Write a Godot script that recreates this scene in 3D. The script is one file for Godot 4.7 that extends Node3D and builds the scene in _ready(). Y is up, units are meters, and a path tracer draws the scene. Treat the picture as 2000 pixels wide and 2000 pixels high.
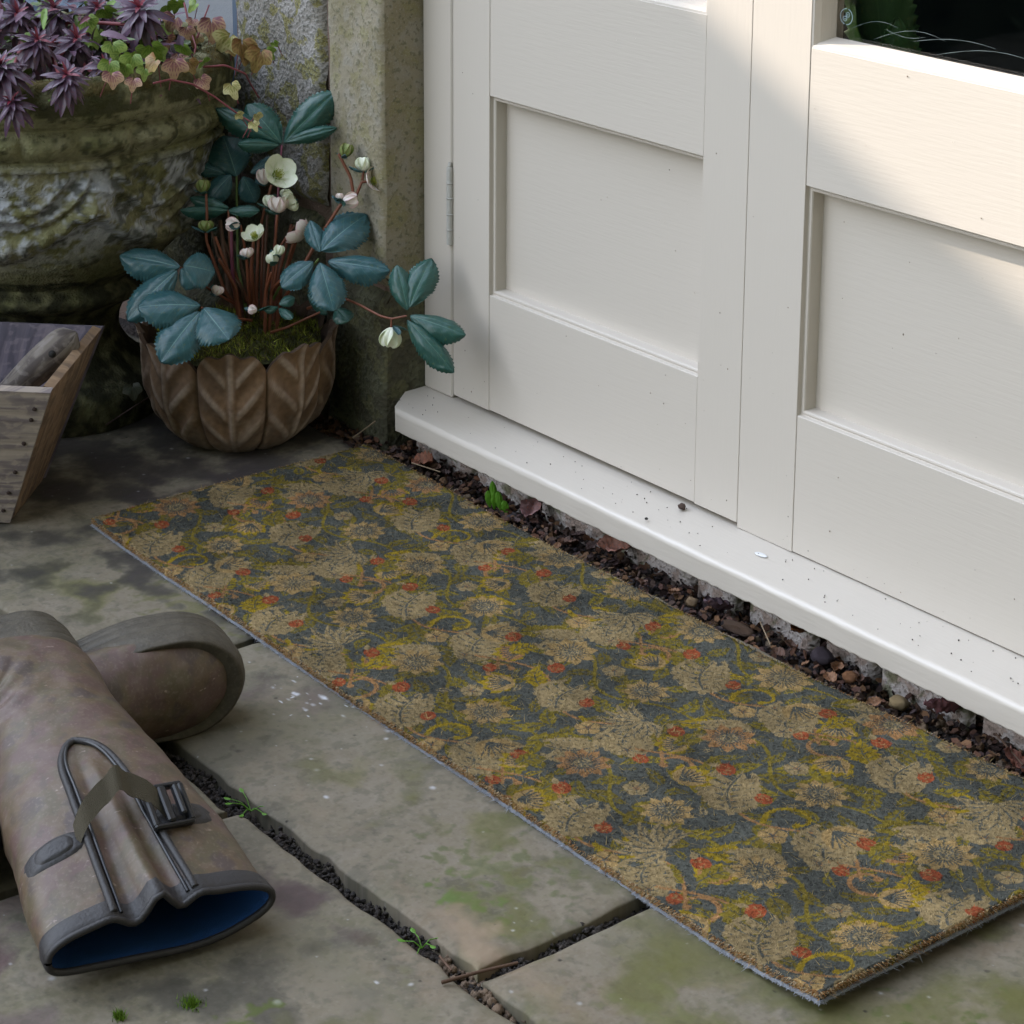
extends Node3D
# A garden doorstep: cream French doors, a printed coir mat, flagstones, pots of plants, a wooden trug and a pair of boots.

var M := {}
var names := {}
var noise_cache := {}
var rng := RandomNumberGenerator.new()

# ---------------------------------------------------------------- mesh builder
class MB:
	var v := PackedVector3Array()
	var uv := PackedVector2Array()
	var c := PackedColorArray()
	var ix := PackedInt32Array()
	var weld := PackedInt32Array()
	var col := Color(1, 1, 1)
	var tint = null
	var planar := Vector4.ZERO

	func pt(p: Vector3, t := Vector2.ZERO) -> int:
		v.append(p)
		if planar.z != 0.0:
			uv.append(Vector2((p.x - planar.x) / planar.z, (p.z - planar.y) / planar.w))
		else:
			uv.append(t)
		c.append(tint.call(p) if tint != null else col)
		return v.size() - 1

	func tri(a: int, b: int, d: int) -> void:
		ix.append(a)
		ix.append(d)
		ix.append(b)

	# a flat convex face, turned away from the point "inside"
	func face(pts: Array, inside: Vector3) -> void:
		var n := Vector3.ZERO
		var mid := Vector3.ZERO
		for i in pts.size():
			var a: Vector3 = pts[i]
			var b: Vector3 = pts[(i + 1) % pts.size()]
			n += a.cross(b)
			mid += a
		mid /= pts.size()
		if n.dot(mid - inside) < 0.0:
			pts.reverse()
		var k := v.size()
		for p in pts:
			pt(p, Vector2(p.x + p.z, p.y))
		for i in range(1, pts.size() - 1):
			tri(k, k + i, k + i + 1)

	# normal of a grid is d/du x d/dv
	func grid(us: PackedFloat32Array, vs: PackedFloat32Array, f: Callable, wrap := false) -> int:
		var k := v.size()
		var nu := us.size()
		var nv := vs.size()
		for i in nu:
			for j in nv:
				pt(f.call(us[i], vs[j]), Vector2(us[i], vs[j]))
		for i in nu - 1:
			for j in nv - 1:
				var a := k + i * nv + j
				tri(a, a + nv, a + nv + 1)
				tri(a, a + nv + 1, a + 1)
		if wrap:
			for j in nv:
				weld.append(k + j)
				weld.append(k + (nu - 1) * nv + j)
		return k

	func tube(path: Array, radii: Array, seg := 8, cap := true) -> void:
		var n := path.size()
		var k := v.size()
		var side := Vector3.ZERO
		for i in n:
			var d: Vector3 = (path[mini(i + 1, n - 1)] - path[maxi(i - 1, 0)]).normalized()
			if i == 0:
				side = d.cross(Vector3.UP if absf(d.y) < 0.9 else Vector3.RIGHT).normalized()
			side = (side - d * side.dot(d)).normalized()
			var other := d.cross(side)
			for j in seg + 1:
				var a := TAU * j / seg
				pt(path[i] + (side * cos(a) + other * sin(a)) * radii[i], Vector2(float(j) / seg, float(i) / n))
			weld.append(k + i * (seg + 1))
			weld.append(k + i * (seg + 1) + seg)
		for i in n - 1:
			for j in seg:
				var a := k + i * (seg + 1) + j
				tri(a, a + 1, a + seg + 2)
				tri(a, a + seg + 2, a + seg + 1)
		if cap:
			for e in [0, n - 1]:
				var q := pt(path[e])
				for j in seg:
					var a: int = k + e * (seg + 1) + j
					if e == 0:
						tri(q, a + 1, a)
					else:
						tri(q, a, a + 1)

	func box(at: Vector3, size: Vector3, bev := 0.0, basis := Basis.IDENTITY) -> void:
		var h := size / 2.0
		var P := func(sx: float, sy: float, sz: float, ax: int) -> Vector3:
			var p := Vector3(sx * (h.x - bev), sy * (h.y - bev), sz * (h.z - bev))
			p[ax] = [sx, sy, sz][ax] * h[ax]
			return at + basis * p
		for ax in 3:
			for s in [-1.0, 1.0]:
				var q := []
				for w in [[-1.0, -1.0], [1.0, -1.0], [1.0, 1.0], [-1.0, 1.0]]:
					var e := [0.0, 0.0, 0.0]
					e[ax] = s
					e[(ax + 1) % 3] = w[0]
					e[(ax + 2) % 3] = w[1]
					q.append(P.call(e[0], e[1], e[2], ax))
				face(q, at)
		if bev > 0.0:
			for ax in 3:
				var b1 := (ax + 1) % 3
				var b2 := (ax + 2) % 3
				for s in [-1.0, 1.0]:
					for t in [-1.0, 1.0]:
						var e := [0.0, 0.0, 0.0]
						e[b1] = s
						e[b2] = t
						var q := []
						for w in [[-1.0, b1], [1.0, b1], [1.0, b2], [-1.0, b2]]:
							e[ax] = w[0]
							q.append(P.call(e[0], e[1], e[2], w[1]))
						face(q, at)
			for sx in [-1.0, 1.0]:
				for sy in [-1.0, 1.0]:
					for sz in [-1.0, 1.0]:
						face([P.call(sx, sy, sz, 0), P.call(sx, sy, sz, 1), P.call(sx, sy, sz, 2)], at)

	func mesh() -> ArrayMesh:
		var n := PackedVector3Array()
		n.resize(v.size())
		for i in range(0, ix.size(), 3):
			var a := ix[i]
			var b := ix[i + 1]
			var d := ix[i + 2]
			var w := (v[d] - v[a]).cross(v[b] - v[a])
			n[a] += w
			n[b] += w
			n[d] += w
		for i in range(0, weld.size(), 2):
			var w := n[weld[i]] + n[weld[i + 1]]
			n[weld[i]] = w
			n[weld[i + 1]] = w
		for i in n.size():
			n[i] = n[i].normalized() if n[i].length_squared() > 0.0 else Vector3.UP
		var arr := []
		arr.resize(Mesh.ARRAY_MAX)
		arr[Mesh.ARRAY_VERTEX] = v
		arr[Mesh.ARRAY_NORMAL] = n
		arr[Mesh.ARRAY_TEX_UV] = uv
		arr[Mesh.ARRAY_COLOR] = c
		arr[Mesh.ARRAY_INDEX] = ix
		var m := ArrayMesh.new()
		m.add_surface_from_arrays(Mesh.PRIMITIVE_TRIANGLES, arr)
		return m

# ---------------------------------------------------------------- small helpers
func lin(r: float, g: float, b: float) -> Color:
	return Color(r, g, b).linear_to_srgb()

func steps(n: int, a := 0.0, b := 1.0) -> PackedFloat32Array:
	var o := PackedFloat32Array()
	for i in n + 1:
		o.append(lerpf(a, b, float(i) / n))
	return o

func numbered(called: String) -> String:
	var k: int = names.get(called, 0)
	names[called] = k + 1
	return called if k == 0 else "%s_%03d" % [called, k]

func thing(called: String, label: String, category: String, group := "", at := Vector3.ZERO, basis := Basis.IDENTITY) -> Node3D:
	var o := Node3D.new()
	o.name = numbered(called)
	add_child(o, true)
	o.transform = Transform3D(basis, at)
	tag(o, label, category, group)
	return o

func tag(o: Node3D, label: String, category: String, group := "", kind := "") -> Node3D:
	if label != "":
		o.set_meta("label", label)
	if category != "":
		o.set_meta("category", category)
	if group != "":
		o.set_meta("group", group)
	if kind != "":
		o.set_meta("kind", kind)
	return o

func put(called: String, what, mat: Material, parent: Node = self) -> MeshInstance3D:
	var o := MeshInstance3D.new()
	o.mesh = what.mesh() if what is MB else what
	o.material_override = mat
	if parent == self:
		o.name = numbered(called)
	else:
		o.name = called
	parent.add_child(o, true)
	return o

func structure(called: String, what, mat: Material) -> MeshInstance3D:
	var o := put(called, what, mat)
	o.set_meta("kind", "structure")
	return o

func fnoise(seed_: int, freq: float, oct := 4) -> FastNoiseLite:
	var n := FastNoiseLite.new()
	n.seed = seed_
	n.noise_type = FastNoiseLite.TYPE_SIMPLEX_SMOOTH
	n.frequency = freq
	n.fractal_octaves = oct
	return n

func nz(seed_: int, freq: float, w: int, h: int, oct := 5, kind := 1) -> PackedByteArray:
	var key := "%d_%f_%d_%d_%d_%d" % [seed_, freq, w, h, oct, kind]
	if not noise_cache.has(key):
		var n := FastNoiseLite.new()
		n.seed = seed_
		n.noise_type = kind as FastNoiseLite.NoiseType
		n.frequency = freq
		n.fractal_octaves = oct
		var im := n.get_seamless_image(w, h)
		im.convert(Image.FORMAT_L8)
		noise_cache[key] = im.get_data()
	return noise_cache[key]

func ramp(lo: float, hi: float, most := 1.0) -> PackedFloat32Array:
	var o := PackedFloat32Array()
	for i in 256:
		var t := clampf((i / 255.0 - lo) / (hi - lo), 0.0, 1.0)
		o.append(most * t * t * (3.0 - 2.0 * t))
	return o

# layers: [noise bytes, low, high, strength, linear colour]; the result is an sRGB image
func layered(w: int, h: int, base: Color, layers: Array) -> PackedByteArray:
	var b := base.linear_to_srgb()
	var d := PackedByteArray()
	d.resize(w * h * 3)
	var r0 := int(b.r * 255.0)
	var g0 := int(b.g * 255.0)
	var b0 := int(b.b * 255.0)
	for i in w * h:
		d[i * 3] = r0
		d[i * 3 + 1] = g0
		d[i * 3 + 2] = b0
	for L in layers:
		var nb: PackedByteArray = L[0]
		var lut := ramp(L[1], L[2], L[3])
		var cc: Color = (L[4] as Color).linear_to_srgb()
		var r := cc.r * 255.0
		var g := cc.g * 255.0
		var bl := cc.b * 255.0
		for i in w * h:
			var t := lut[nb[i]]
			if t > 0.004:
				var k := i * 3
				d[k] += int((r - d[k]) * t)
				d[k + 1] += int((g - d[k + 1]) * t)
				d[k + 2] += int((bl - d[k + 2]) * t)
	return d

# an uneven patch of colour, its outline broken up by a noise
func patch(d: PackedByteArray, w: int, h: int, cx: float, cy: float, rx: float, ry: float, nb: PackedByteArray, rough: float, strength: float, colour: Color) -> void:
	var cc := colour.linear_to_srgb()
	for y in range(maxi(0, int(cy - ry * 1.4)), mini(h, int(cy + ry * 1.4))):
		for x in range(maxi(0, int(cx - rx * 1.4)), mini(w, int(cx + rx * 1.4))):
			var q := Vector2((x - cx) / rx, (y - cy) / ry).length()
			var t0 := -1.0
			if rx > 9.0 and rough < 3.5:
				t0 = clampf((nb[y * w + x] / 255.0 - 0.28 - 0.42 * q) * (2.0 + rough), 0.0, 1.0)
			var t := clampf((1.0 - q) * 1.2 + (nb[y * w + x] / 255.0 - 0.5) * rough, 0.0, 1.0) * strength * (0.35 + 0.65 * nb[(y * w + x + w * 137 + 411) % nb.size()] / 128.0)
			if t0 >= 0.0:
				t = t0 * strength
			t = minf(t, 1.0)
			if t > 0.004:
				var k := (y * w + x) * 3
				d[k] += int((cc.r * 255.0 - d[k]) * t)
				d[k + 1] += int((cc.g * 255.0 - d[k + 1]) * t)
				d[k + 2] += int((cc.b * 255.0 - d[k + 2]) * t)

func tex(d: PackedByteArray, w: int, h: int) -> ImageTexture:
	var im := Image.create_from_data(w, h, false, Image.FORMAT_RGB8, d)
	return ImageTexture.create_from_image(im)

func grey_tex(d: PackedByteArray, w: int, h: int) -> ImageTexture:
	return ImageTexture.create_from_image(Image.create_from_data(w, h, false, Image.FORMAT_L8, d))

func mat(colour: Color, rough := 0.8, opts := {}) -> StandardMaterial3D:
	var m := StandardMaterial3D.new()
	m.albedo_color = colour
	m.roughness = rough
	m.metallic_specular = opts.get("spec", 0.5)
	if opts.has("vc"):
		m.vertex_color_use_as_albedo = true
	if opts.has("tex"):
		m.albedo_texture = opts.tex
	if opts.has("bump"):
		m.heightmap_enabled = true
		m.heightmap_texture = opts.bump
		m.heightmap_scale = opts.get("relief", 0.05)
	if opts.has("scale"):
		m.uv1_triplanar = true
		m.uv1_world_triplanar = opts.get("world", false)
		m.uv1_scale = opts.scale
		m.uv1_triplanar_sharpness = 6.0
	if opts.has("metal"):
		m.metallic = opts.metal
	if opts.has("back"):
		m.backlight_enabled = true
		m.backlight = opts.back
	if opts.has("coat"):
		m.clearcoat_enabled = true
		m.clearcoat = opts.coat
		m.clearcoat_roughness = 0.25
	if opts.has("rough_tex"):
		m.roughness_texture = opts.rough_tex
	return m

func frame_of(x: Vector3, y_hint: Vector3) -> Basis:
	# x along the first vector, y as near to the second as it can be
	var a := x.normalized()
	var z := a.cross(y_hint).normalized()
	return Basis(a, z.cross(a), z)

func _ready() -> void:
	rng.seed = 7
	# camera
	var cam := Camera3D.new()
	cam.name = "camera"
	cam.near = 0.1
	cam.far = 200.0
	cam.projection = Camera3D.PROJECTION_FRUSTUM
	cam.size = 0.1 * 2000.0 / 4566.4475
	cam.frustum_offset = Vector2(0.1 * 63.337 / 4566.4475, -0.1 * 648.07 / 4566.4475)
	cam.rotation_order = EULER_ORDER_YXZ
	cam.position = Vector3(2.16133, 1.0436, 1.62359)
	cam.rotation = Vector3(-0.255761, 0.914791, 0.001734)
	add_child(cam)
	cam.current = true
	# sky, exposure
	var sky_m := PhysicalSkyMaterial.new()
	sky_m.rayleigh_coefficient = 2.0
	sky_m.rayleigh_color = Color(0.36, 0.48, 0.68)
	sky_m.mie_coefficient = 0.05
	sky_m.mie_eccentricity = 0.5
	sky_m.mie_color = Color(0.69, 0.735, 0.97)
	sky_m.turbidity = 30.0
	sky_m.ground_color = Color(0.12, 0.11, 0.10)
	sky_m.energy_multiplier = 4.0
	var sk := Sky.new()
	sk.sky_material = sky_m
	var env := Environment.new()
	env.background_mode = Environment.BG_SKY
	env.sky = sk
	env.background_energy_multiplier = 2.4
	env.tonemap_mode = Environment.TONE_MAPPER_LINEAR
	env.tonemap_exposure = 4.0
	env.sdfgi_enabled = true
	env.ssao_enabled = true
	env.ssil_enabled = true
	var we := WorldEnvironment.new()
	we.environment = env
	add_child(we)
	# low sun from beyond the left-hand wing of the house
	var sun := DirectionalLight3D.new()
	sun.name = "sun"
	sun.light_energy = 0.6
	sun.light_color = Color(1.0, 0.94, 0.87)
	sun.light_angular_distance = 0.5
	sun.shadow_enabled = true
	add_child(sun)
	sun.look_at_from_position(Vector3(-0.86, 0.447, 0.35), Vector3.ZERO)

	materials()
	setting()
	house()
	doors()
	objects()

func materials() -> void:
	# cream door paint: brush marks run along the wood
	var brush := grey_tex(nz(11, 0.02, 512, 512, 5), 512, 512)
	M.brush = brush
	var paint := lin(0.56, 0.512, 0.452)
	M.paint_h = mat(paint, 0.42, {"bump": brush, "relief": 0.009, "scale": Vector3(1.6, 22.0, 6.0)})
	M.paint_v = mat(paint, 0.42, {"bump": brush, "relief": 0.009, "scale": Vector3(22.0, 1.6, 22.0)})
	M.sill_paint = mat(paint, 0.30, {"bump": brush, "relief": 0.015, "scale": Vector3(2.0, 16.0, 16.0)})
	M.window_paint = mat(lin(0.13, 0.17, 0.23), 0.45, {"bump": brush, "relief": 0.03, "scale": Vector3(20.0, 2.0, 20.0)})
	M.metal = mat(lin(0.42, 0.41, 0.38), 0.45, {"bump": brush, "relief": 0.04, "scale": Vector3(30, 30, 30)})
	M.dark = mat(lin(0.015, 0.014, 0.013), 0.95)
	M.room = mat(lin(0.022, 0.022, 0.026), 0.9)
	M.blind = mat(lin(0.55, 0.56, 0.58), 0.85)
	var g := mat(Color(0.05, 0.08, 0.09, 0.06), 0.02)
	g.transparency = BaseMaterial3D.TRANSPARENCY_ALPHA
	M.glass = g
	# soft sandstone, algae and lichen
	var fine := nz(21, 0.06, 512, 512, 5)
	var mid := nz(22, 0.012, 512, 512, 6)
	var low := nz(23, 0.006, 512, 512, 5)
	var grit := nz(24, 0.18, 512, 512, 3)
	M.grit = grey_tex(grit, 512, 512)
	M.fine = grey_tex(fine, 512, 512)
	M.midbump = grey_tex(mid, 512, 512)
	var d := layered(512, 512, Color(0.27, 0.235, 0.17), [[low, 0.35, 0.65, 0.6, Color(0.20, 0.175, 0.10)], [mid, 0.40, 0.28, 0.35, Color(0.20, 0.185, 0.065)], [mid, 0.58, 0.75, 0.6, Color(0.27, 0.25, 0.21)], [fine, 0.60, 0.78, 0.5, Color(0.08, 0.08, 0.045)], [grit, 0.62, 0.8, 0.4, Color(0.36, 0.34, 0.30)], [grit, 0.2, 0.36, -0.0, Color.BLACK]])
	M.stone = mat(Color.WHITE, 0.92, {"tex": tex(d, 512, 512), "bump": M.fine, "relief": 0.09, "scale": Vector3(3.2, 3.2, 3.2)})
	d = layered(512, 512, Color(0.30, 0.28, 0.26), [[low, 0.4, 0.62, 0.6, Color(0.20, 0.18, 0.15)], [mid, 0.56, 0.66, 0.75, Color(0.17, 0.15, 0.035)], [fine, 0.55, 0.72, 0.7, Color(0.10, 0.10, 0.085)], [grit, 0.60, 0.78, 0.5, Color(0.45, 0.43, 0.43)]])
	M.rubble = mat(Color.WHITE, 0.95, {"tex": tex(d, 512, 512), "bump": M.fine, "relief": 0.2, "scale": Vector3(4.0, 4.0, 4.0)})
	d = layered(512, 512, Color(0.10, 0.10, 0.06), [[low, 0.4, 0.62, 0.7, Color(0.055, 0.05, 0.03)], [mid, 0.55, 0.68, 0.7, Color(0.13, 0.125, 0.06)], [fine, 0.58, 0.75, 0.6, Color(0.035, 0.035, 0.02)]])
	M.dark_stone = mat(Color.WHITE, 0.9, {"tex": tex(d, 512, 512), "bump": M.fine, "relief": 0.25, "scale": Vector3(3.5, 3.5, 3.5)})  # darker olive stone for the lower courses and window ledge
	d = layered(512, 512, Color(0.50, 0.45, 0.43), [[mid, 0.50, 0.66, 0.6, Color(0.30, 0.21, 0.17)], [fine, 0.60, 0.76, 0.5, Color(0.13, 0.10, 0.08)], [low, 0.58, 0.7, 0.6, Color(0.10, 0.11, 0.05)]])
	M.footing = mat(Color.WHITE, 0.95, {"tex": tex(d, 512, 512), "bump": M.fine, "relief": 0.25, "scale": Vector3(5, 5, 5)})
	M.mortar = mat(lin(0.22, 0.155, 0.125), 0.98, {"bump": M.grit, "relief": 0.2, "scale": Vector3(5, 5, 5)})
	M.render = mat(lin(0.30, 0.27, 0.22), 0.95)
	M.roof = mat(lin(0.10, 0.09, 0.09), 0.9)
	d = layered(512, 512, Color(0.030, 0.022, 0.018), [[mid, 0.5, 0.7, 0.7, Color(0.012, 0.010, 0.009)], [fine, 0.58, 0.75, 0.7, Color(0.06, 0.042, 0.03)]])
	M.soil = mat(Color.WHITE, 0.97, {"tex": tex(d, 512, 512), "bump": M.fine, "relief": 0.5, "scale": Vector3(4, 4, 4)})
	M.lawn = mat(lin(0.06, 0.075, 0.03), 0.95)

# ---------------------------------------------------------------- ground
func paving_map() -> ImageTexture:
	# one sheet for all the flags: x -0.9 .. 1.6, z 0.06 .. 1.31
	var w := 2048
	var h := 1024
	var big := nz(31, 0.0035, w, h, 5)
	var mid := nz(32, 0.012, w, h, 6)
	var fine := nz(33, 0.05, w, h, 4)
	var grit := nz(34, 0.22, w, h, 2)
	var d := layered(w, h, Color(0.156, 0.133, 0.096), [
		[big, 0.42, 0.58, 0.8, Color(0.119, 0.108, 0.069)],
		[big, 0.62, 0.80, 0.6, Color(0.188, 0.146, 0.107)],
		[mid, 0.50, 0.66, 0.65, Color(0.080, 0.074, 0.054)],
		[mid, 0.40, 0.22, 0.45, Color(0.203, 0.176, 0.141)],
		[fine, 0.55, 0.75, 0.55, Color(0.071, 0.068, 0.045)],
		[fine, 0.26, 0.40, 0.3, Color(0.218, 0.186, 0.147)],
		[grit, 0.64, 0.80, 0.25, Color(0.254, 0.220, 0.179)],
		[nz(35, 0.15, w, h, 3), 0.64, 0.80, 0.22, Color(0.057, 0.048, 0.037)]])
	var X := func(x: float) -> float: return (x + 0.9) / 2.5 * w
	var Z := func(z: float) -> float: return (z - 0.06) / 1.25 * h
	var S := w / 2.5
	# algae, damp stains, worn stone and shade painted in by the urn: [x, z, radius x, radius z, noise, roughness, strength, colour]
	var green := Color(0.071, 0.093, 0.021)
	var olive := Color(0.104, 0.101, 0.032)
	var damp_and_shade := Color(0.042, 0.038, 0.030)
	var worn := Color(0.254, 0.190, 0.134)
	for s in [[0.80, 0.56, 0.09, 0.07, fine, 3.2, 0.34, green], [0.82, 0.60, 0.05, 0.03, fine, 2.4, 0.6, Color(0.084, 0.150, 0.024)], [0.74, 0.52, 0.10, 0.08, mid, 2.2, 0.55, olive], [0.60, 0.56, 0.12, 0.07, mid, 2.2, 0.4, olive],
			[1.15, 0.52, 0.26, 0.20, mid, 3.6, 0.7, olive], [1.22, 0.46, 0.12, 0.10, fine, 2.2, 0.7, green], [1.05, 0.58, 0.10, 0.05, fine, 2.2, 0.5, Color(0.131, 0.133, 0.049)],
			[0.86, 0.635, 0.16, 0.025, mid, 1.4, 0.75, worn], [0.94, 0.63, 0.12, 0.03, mid, 1.5, 0.65, worn], [0.62, 0.62, 0.12, 0.025, mid, 1.5, 0.4, worn],
			[0.10, 0.56, 0.16, 0.07, mid, 2.4, 0.6, olive], [0.20, 0.50, 0.12, 0.05, fine, 2.4, 0.5, olive], [-0.16, 0.46, 0.24, 0.20, mid, 3.6, 0.62, damp_and_shade], [-0.45, 0.3, 0.62, 0.34, mid, 3.6, 0.8, damp_and_shade], [-0.10, 0.30, 0.26, 0.20, mid, 3.6, 0.75, Color(0.052, 0.042, 0.041)],  # the wide dark ones paint in the shade around the urn
			[0.46, 0.54, 0.08, 0.06, mid, 2.2, 0.5, Color(0.131, 0.093, 0.090)], [0.40, 0.59, 0.06, 0.05, mid, 2.2, 0.6, Color(0.095, 0.067, 0.069)],
			[0.74, 0.71, 0.09, 0.035, mid, 1.6, 0.7, Color(0.071, 0.045, 0.047)], [0.69, 0.80, 0.10, 0.09, mid, 2.0, 0.45, damp_and_shade], [0.84, 0.86, 0.12, 0.10, mid, 2.2, 0.5, damp_and_shade], [0.80, 0.74, 0.05, 0.03, mid, 2.0, 0.55, damp_and_shade],
			[0.66, 0.96, 0.06, 0.06, mid, 2.0, 0.6, Color(0.084, 0.044, 0.049)], [0.76, 0.965, 0.07, 0.05, mid, 2.2, 0.5, Color(0.112, 0.079, 0.081)], [0.62, 0.90, 0.06, 0.05, fine, 2.2, 0.5, Color(0.131, 0.089, 0.090)],
			[0.92, 0.80, 0.06, 0.09, mid, 2.6, 0.5, olive], [0.845, 0.815, 0.012, 0.035, fine, 2.6, 0.8, green], [0.885, 0.86, 0.012, 0.06, fine, 2.6, 0.8, green], [0.85, 0.845, 0.02, 0.025, fine, 2.4, 0.6, green],
			[0.50, 0.62, 0.016, 0.010, fine, 1.4, 0.7, damp_and_shade], [0.735, 0.60, 0.014, 0.009, mid, 1.4, 0.6, damp_and_shade]]:
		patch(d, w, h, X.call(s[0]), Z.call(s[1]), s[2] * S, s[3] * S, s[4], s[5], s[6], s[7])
	# flecks of lime, old paint and droppings
	var r := RandomNumberGenerator.new()
	r.seed = 91
	for i in 900:
		var x := r.randf_range(-0.6, 1.5)
		var z := r.randf_range(0.1, 1.2)
		var q := r.randf() ** 4.0 * 0.0032 + 0.0006
		patch(d, w, h, X.call(x), Z.call(z), q * S + 0.6, q * S * r.randf_range(0.5, 1.2) + 0.5, fine, 1.5, r.randf_range(0.3, 0.9), Color(0.42, 0.42, 0.44) if r.randf() < 0.75 else Color(0.020, 0.017, 0.013))
	for i in 34:
		var a := r.randf() * TAU
		var q := r.randf() ** 0.9
		patch(d, w, h, X.call(0.455 + cos(a) * q * 0.075), Z.call(0.512 + sin(a) * q * 0.035), r.randf() ** 2.0 * 3.6 + 0.7, r.randf() ** 2.0 * 2.2 + 0.7, fine, 2.2, r.randf_range(0.4, 0.95), Color(0.62, 0.65, 0.72))
	patch(d, w, h, X.call(0.463), Z.call(0.500), 11.0, 6.0, fine, 1.8, 0.95, Color(0.66, 0.69, 0.76))
	return tex(d, w, h)

func flag(parent: Node, x0: float, x1: float, z0: float, z1: float, top: float, seed_: int) -> void:
	var n := fnoise(seed_, 5.0, 4)
	var e := fnoise(seed_ + 50, 16.0, 3)
	var mb := MB.new()
	mb.planar = Vector4(-0.9, 0.06, 2.5, 1.25)
	var side := func(len_: float) -> PackedFloat32Array:
		var o := PackedFloat32Array([0.0, 0.0001, 0.002, 0.005, 0.011])
		var k := maxi(3, int(len_ / 0.02))
		for i in range(1, k):
			o.append(0.011 + (len_ - 0.022) * i / k)
		for q in [0.011, 0.005, 0.002, 0.0001, 0.0]:
			o.append(len_ - q)
		return o
	var us: PackedFloat32Array = side.call(x1 - x0)
	var vs: PackedFloat32Array = side.call(z1 - z0)
	var drop := func(q: float) -> float:
		if q < 0.00005:
			return 0.05
		return 0.004 * maxf(0.0, 1.0 - q / 0.011) ** 2.2
	var f := func(a: float, b: float) -> Vector3:
		var qx := minf(a, x1 - x0 - a)
		var qz := minf(b, z1 - z0 - b)
		var p := Vector3(x0 + a, 0, z0 + b)
		var wob := 0.006
		var wx: float = e.get_noise_2d(p.z, x0) * wob if a < (x1 - x0) / 2.0 else e.get_noise_2d(p.z, x1 + 9.0) * wob
		var wz: float = e.get_noise_2d(p.x, z0 + 5.0) * wob if b < (z1 - z0) / 2.0 else e.get_noise_2d(p.x, z1 + 3.0) * wob
		p.x += wx * clampf(1.0 - qx / 0.05, 0.0, 1.0)
		p.z += wz * clampf(1.0 - qz / 0.05, 0.0, 1.0)
		p.y = top - drop.call(minf(qx, qz)) + n.get_noise_2d(p.x, p.z) * 0.0022 + e.get_noise_2d(p.x * 2.0, p.z * 2.0) * 0.0007
		return p
	# u along z and v along x gives an upward normal
	mb.grid(vs, us, func(a: float, b: float) -> Vector3: return f.call(b, a))
	put("flagstone", mb, M.paving, parent)

func rock(seed_: int, rough := 0.35) -> ArrayMesh:
	var n := fnoise(seed_, 0.9, 2)
	var mb := MB.new()
	mb.grid(steps(9), steps(6), func(u: float, t: float) -> Vector3:
		var a := -u * TAU
		var b := (t - 0.5) * PI
		var p := Vector3(cos(a) * cos(b), sin(b), sin(a) * cos(b))
		return p * (1.0 + rough * n.get_noise_3dv(p)), true)
	return mb.mesh()

func scatter(called: String, mesh: Mesh, m: Material, list: Array, parent: Node = self) -> MultiMeshInstance3D:
	# list: [Transform3D, linear colour]
	var mm := MultiMesh.new()
	mm.transform_format = MultiMesh.TRANSFORM_3D
	mm.use_colors = true
	mm.mesh = mesh
	mm.instance_count = list.size()
	for i in list.size():
		mm.set_instance_transform(i, list[i][0])
		mm.set_instance_color(i, list[i][1])
	var o := MultiMeshInstance3D.new()
	o.multimesh = mm
	o.material_override = m
	o.name = numbered(called) if parent == self else called
	parent.add_child(o, true)
	o.set_meta("kind", "stuff")
	return o

func any_turn() -> Basis:
	return Basis.from_euler(Vector3(rng.randf() * TAU, rng.randf() * TAU, rng.randf() * TAU))

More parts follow.
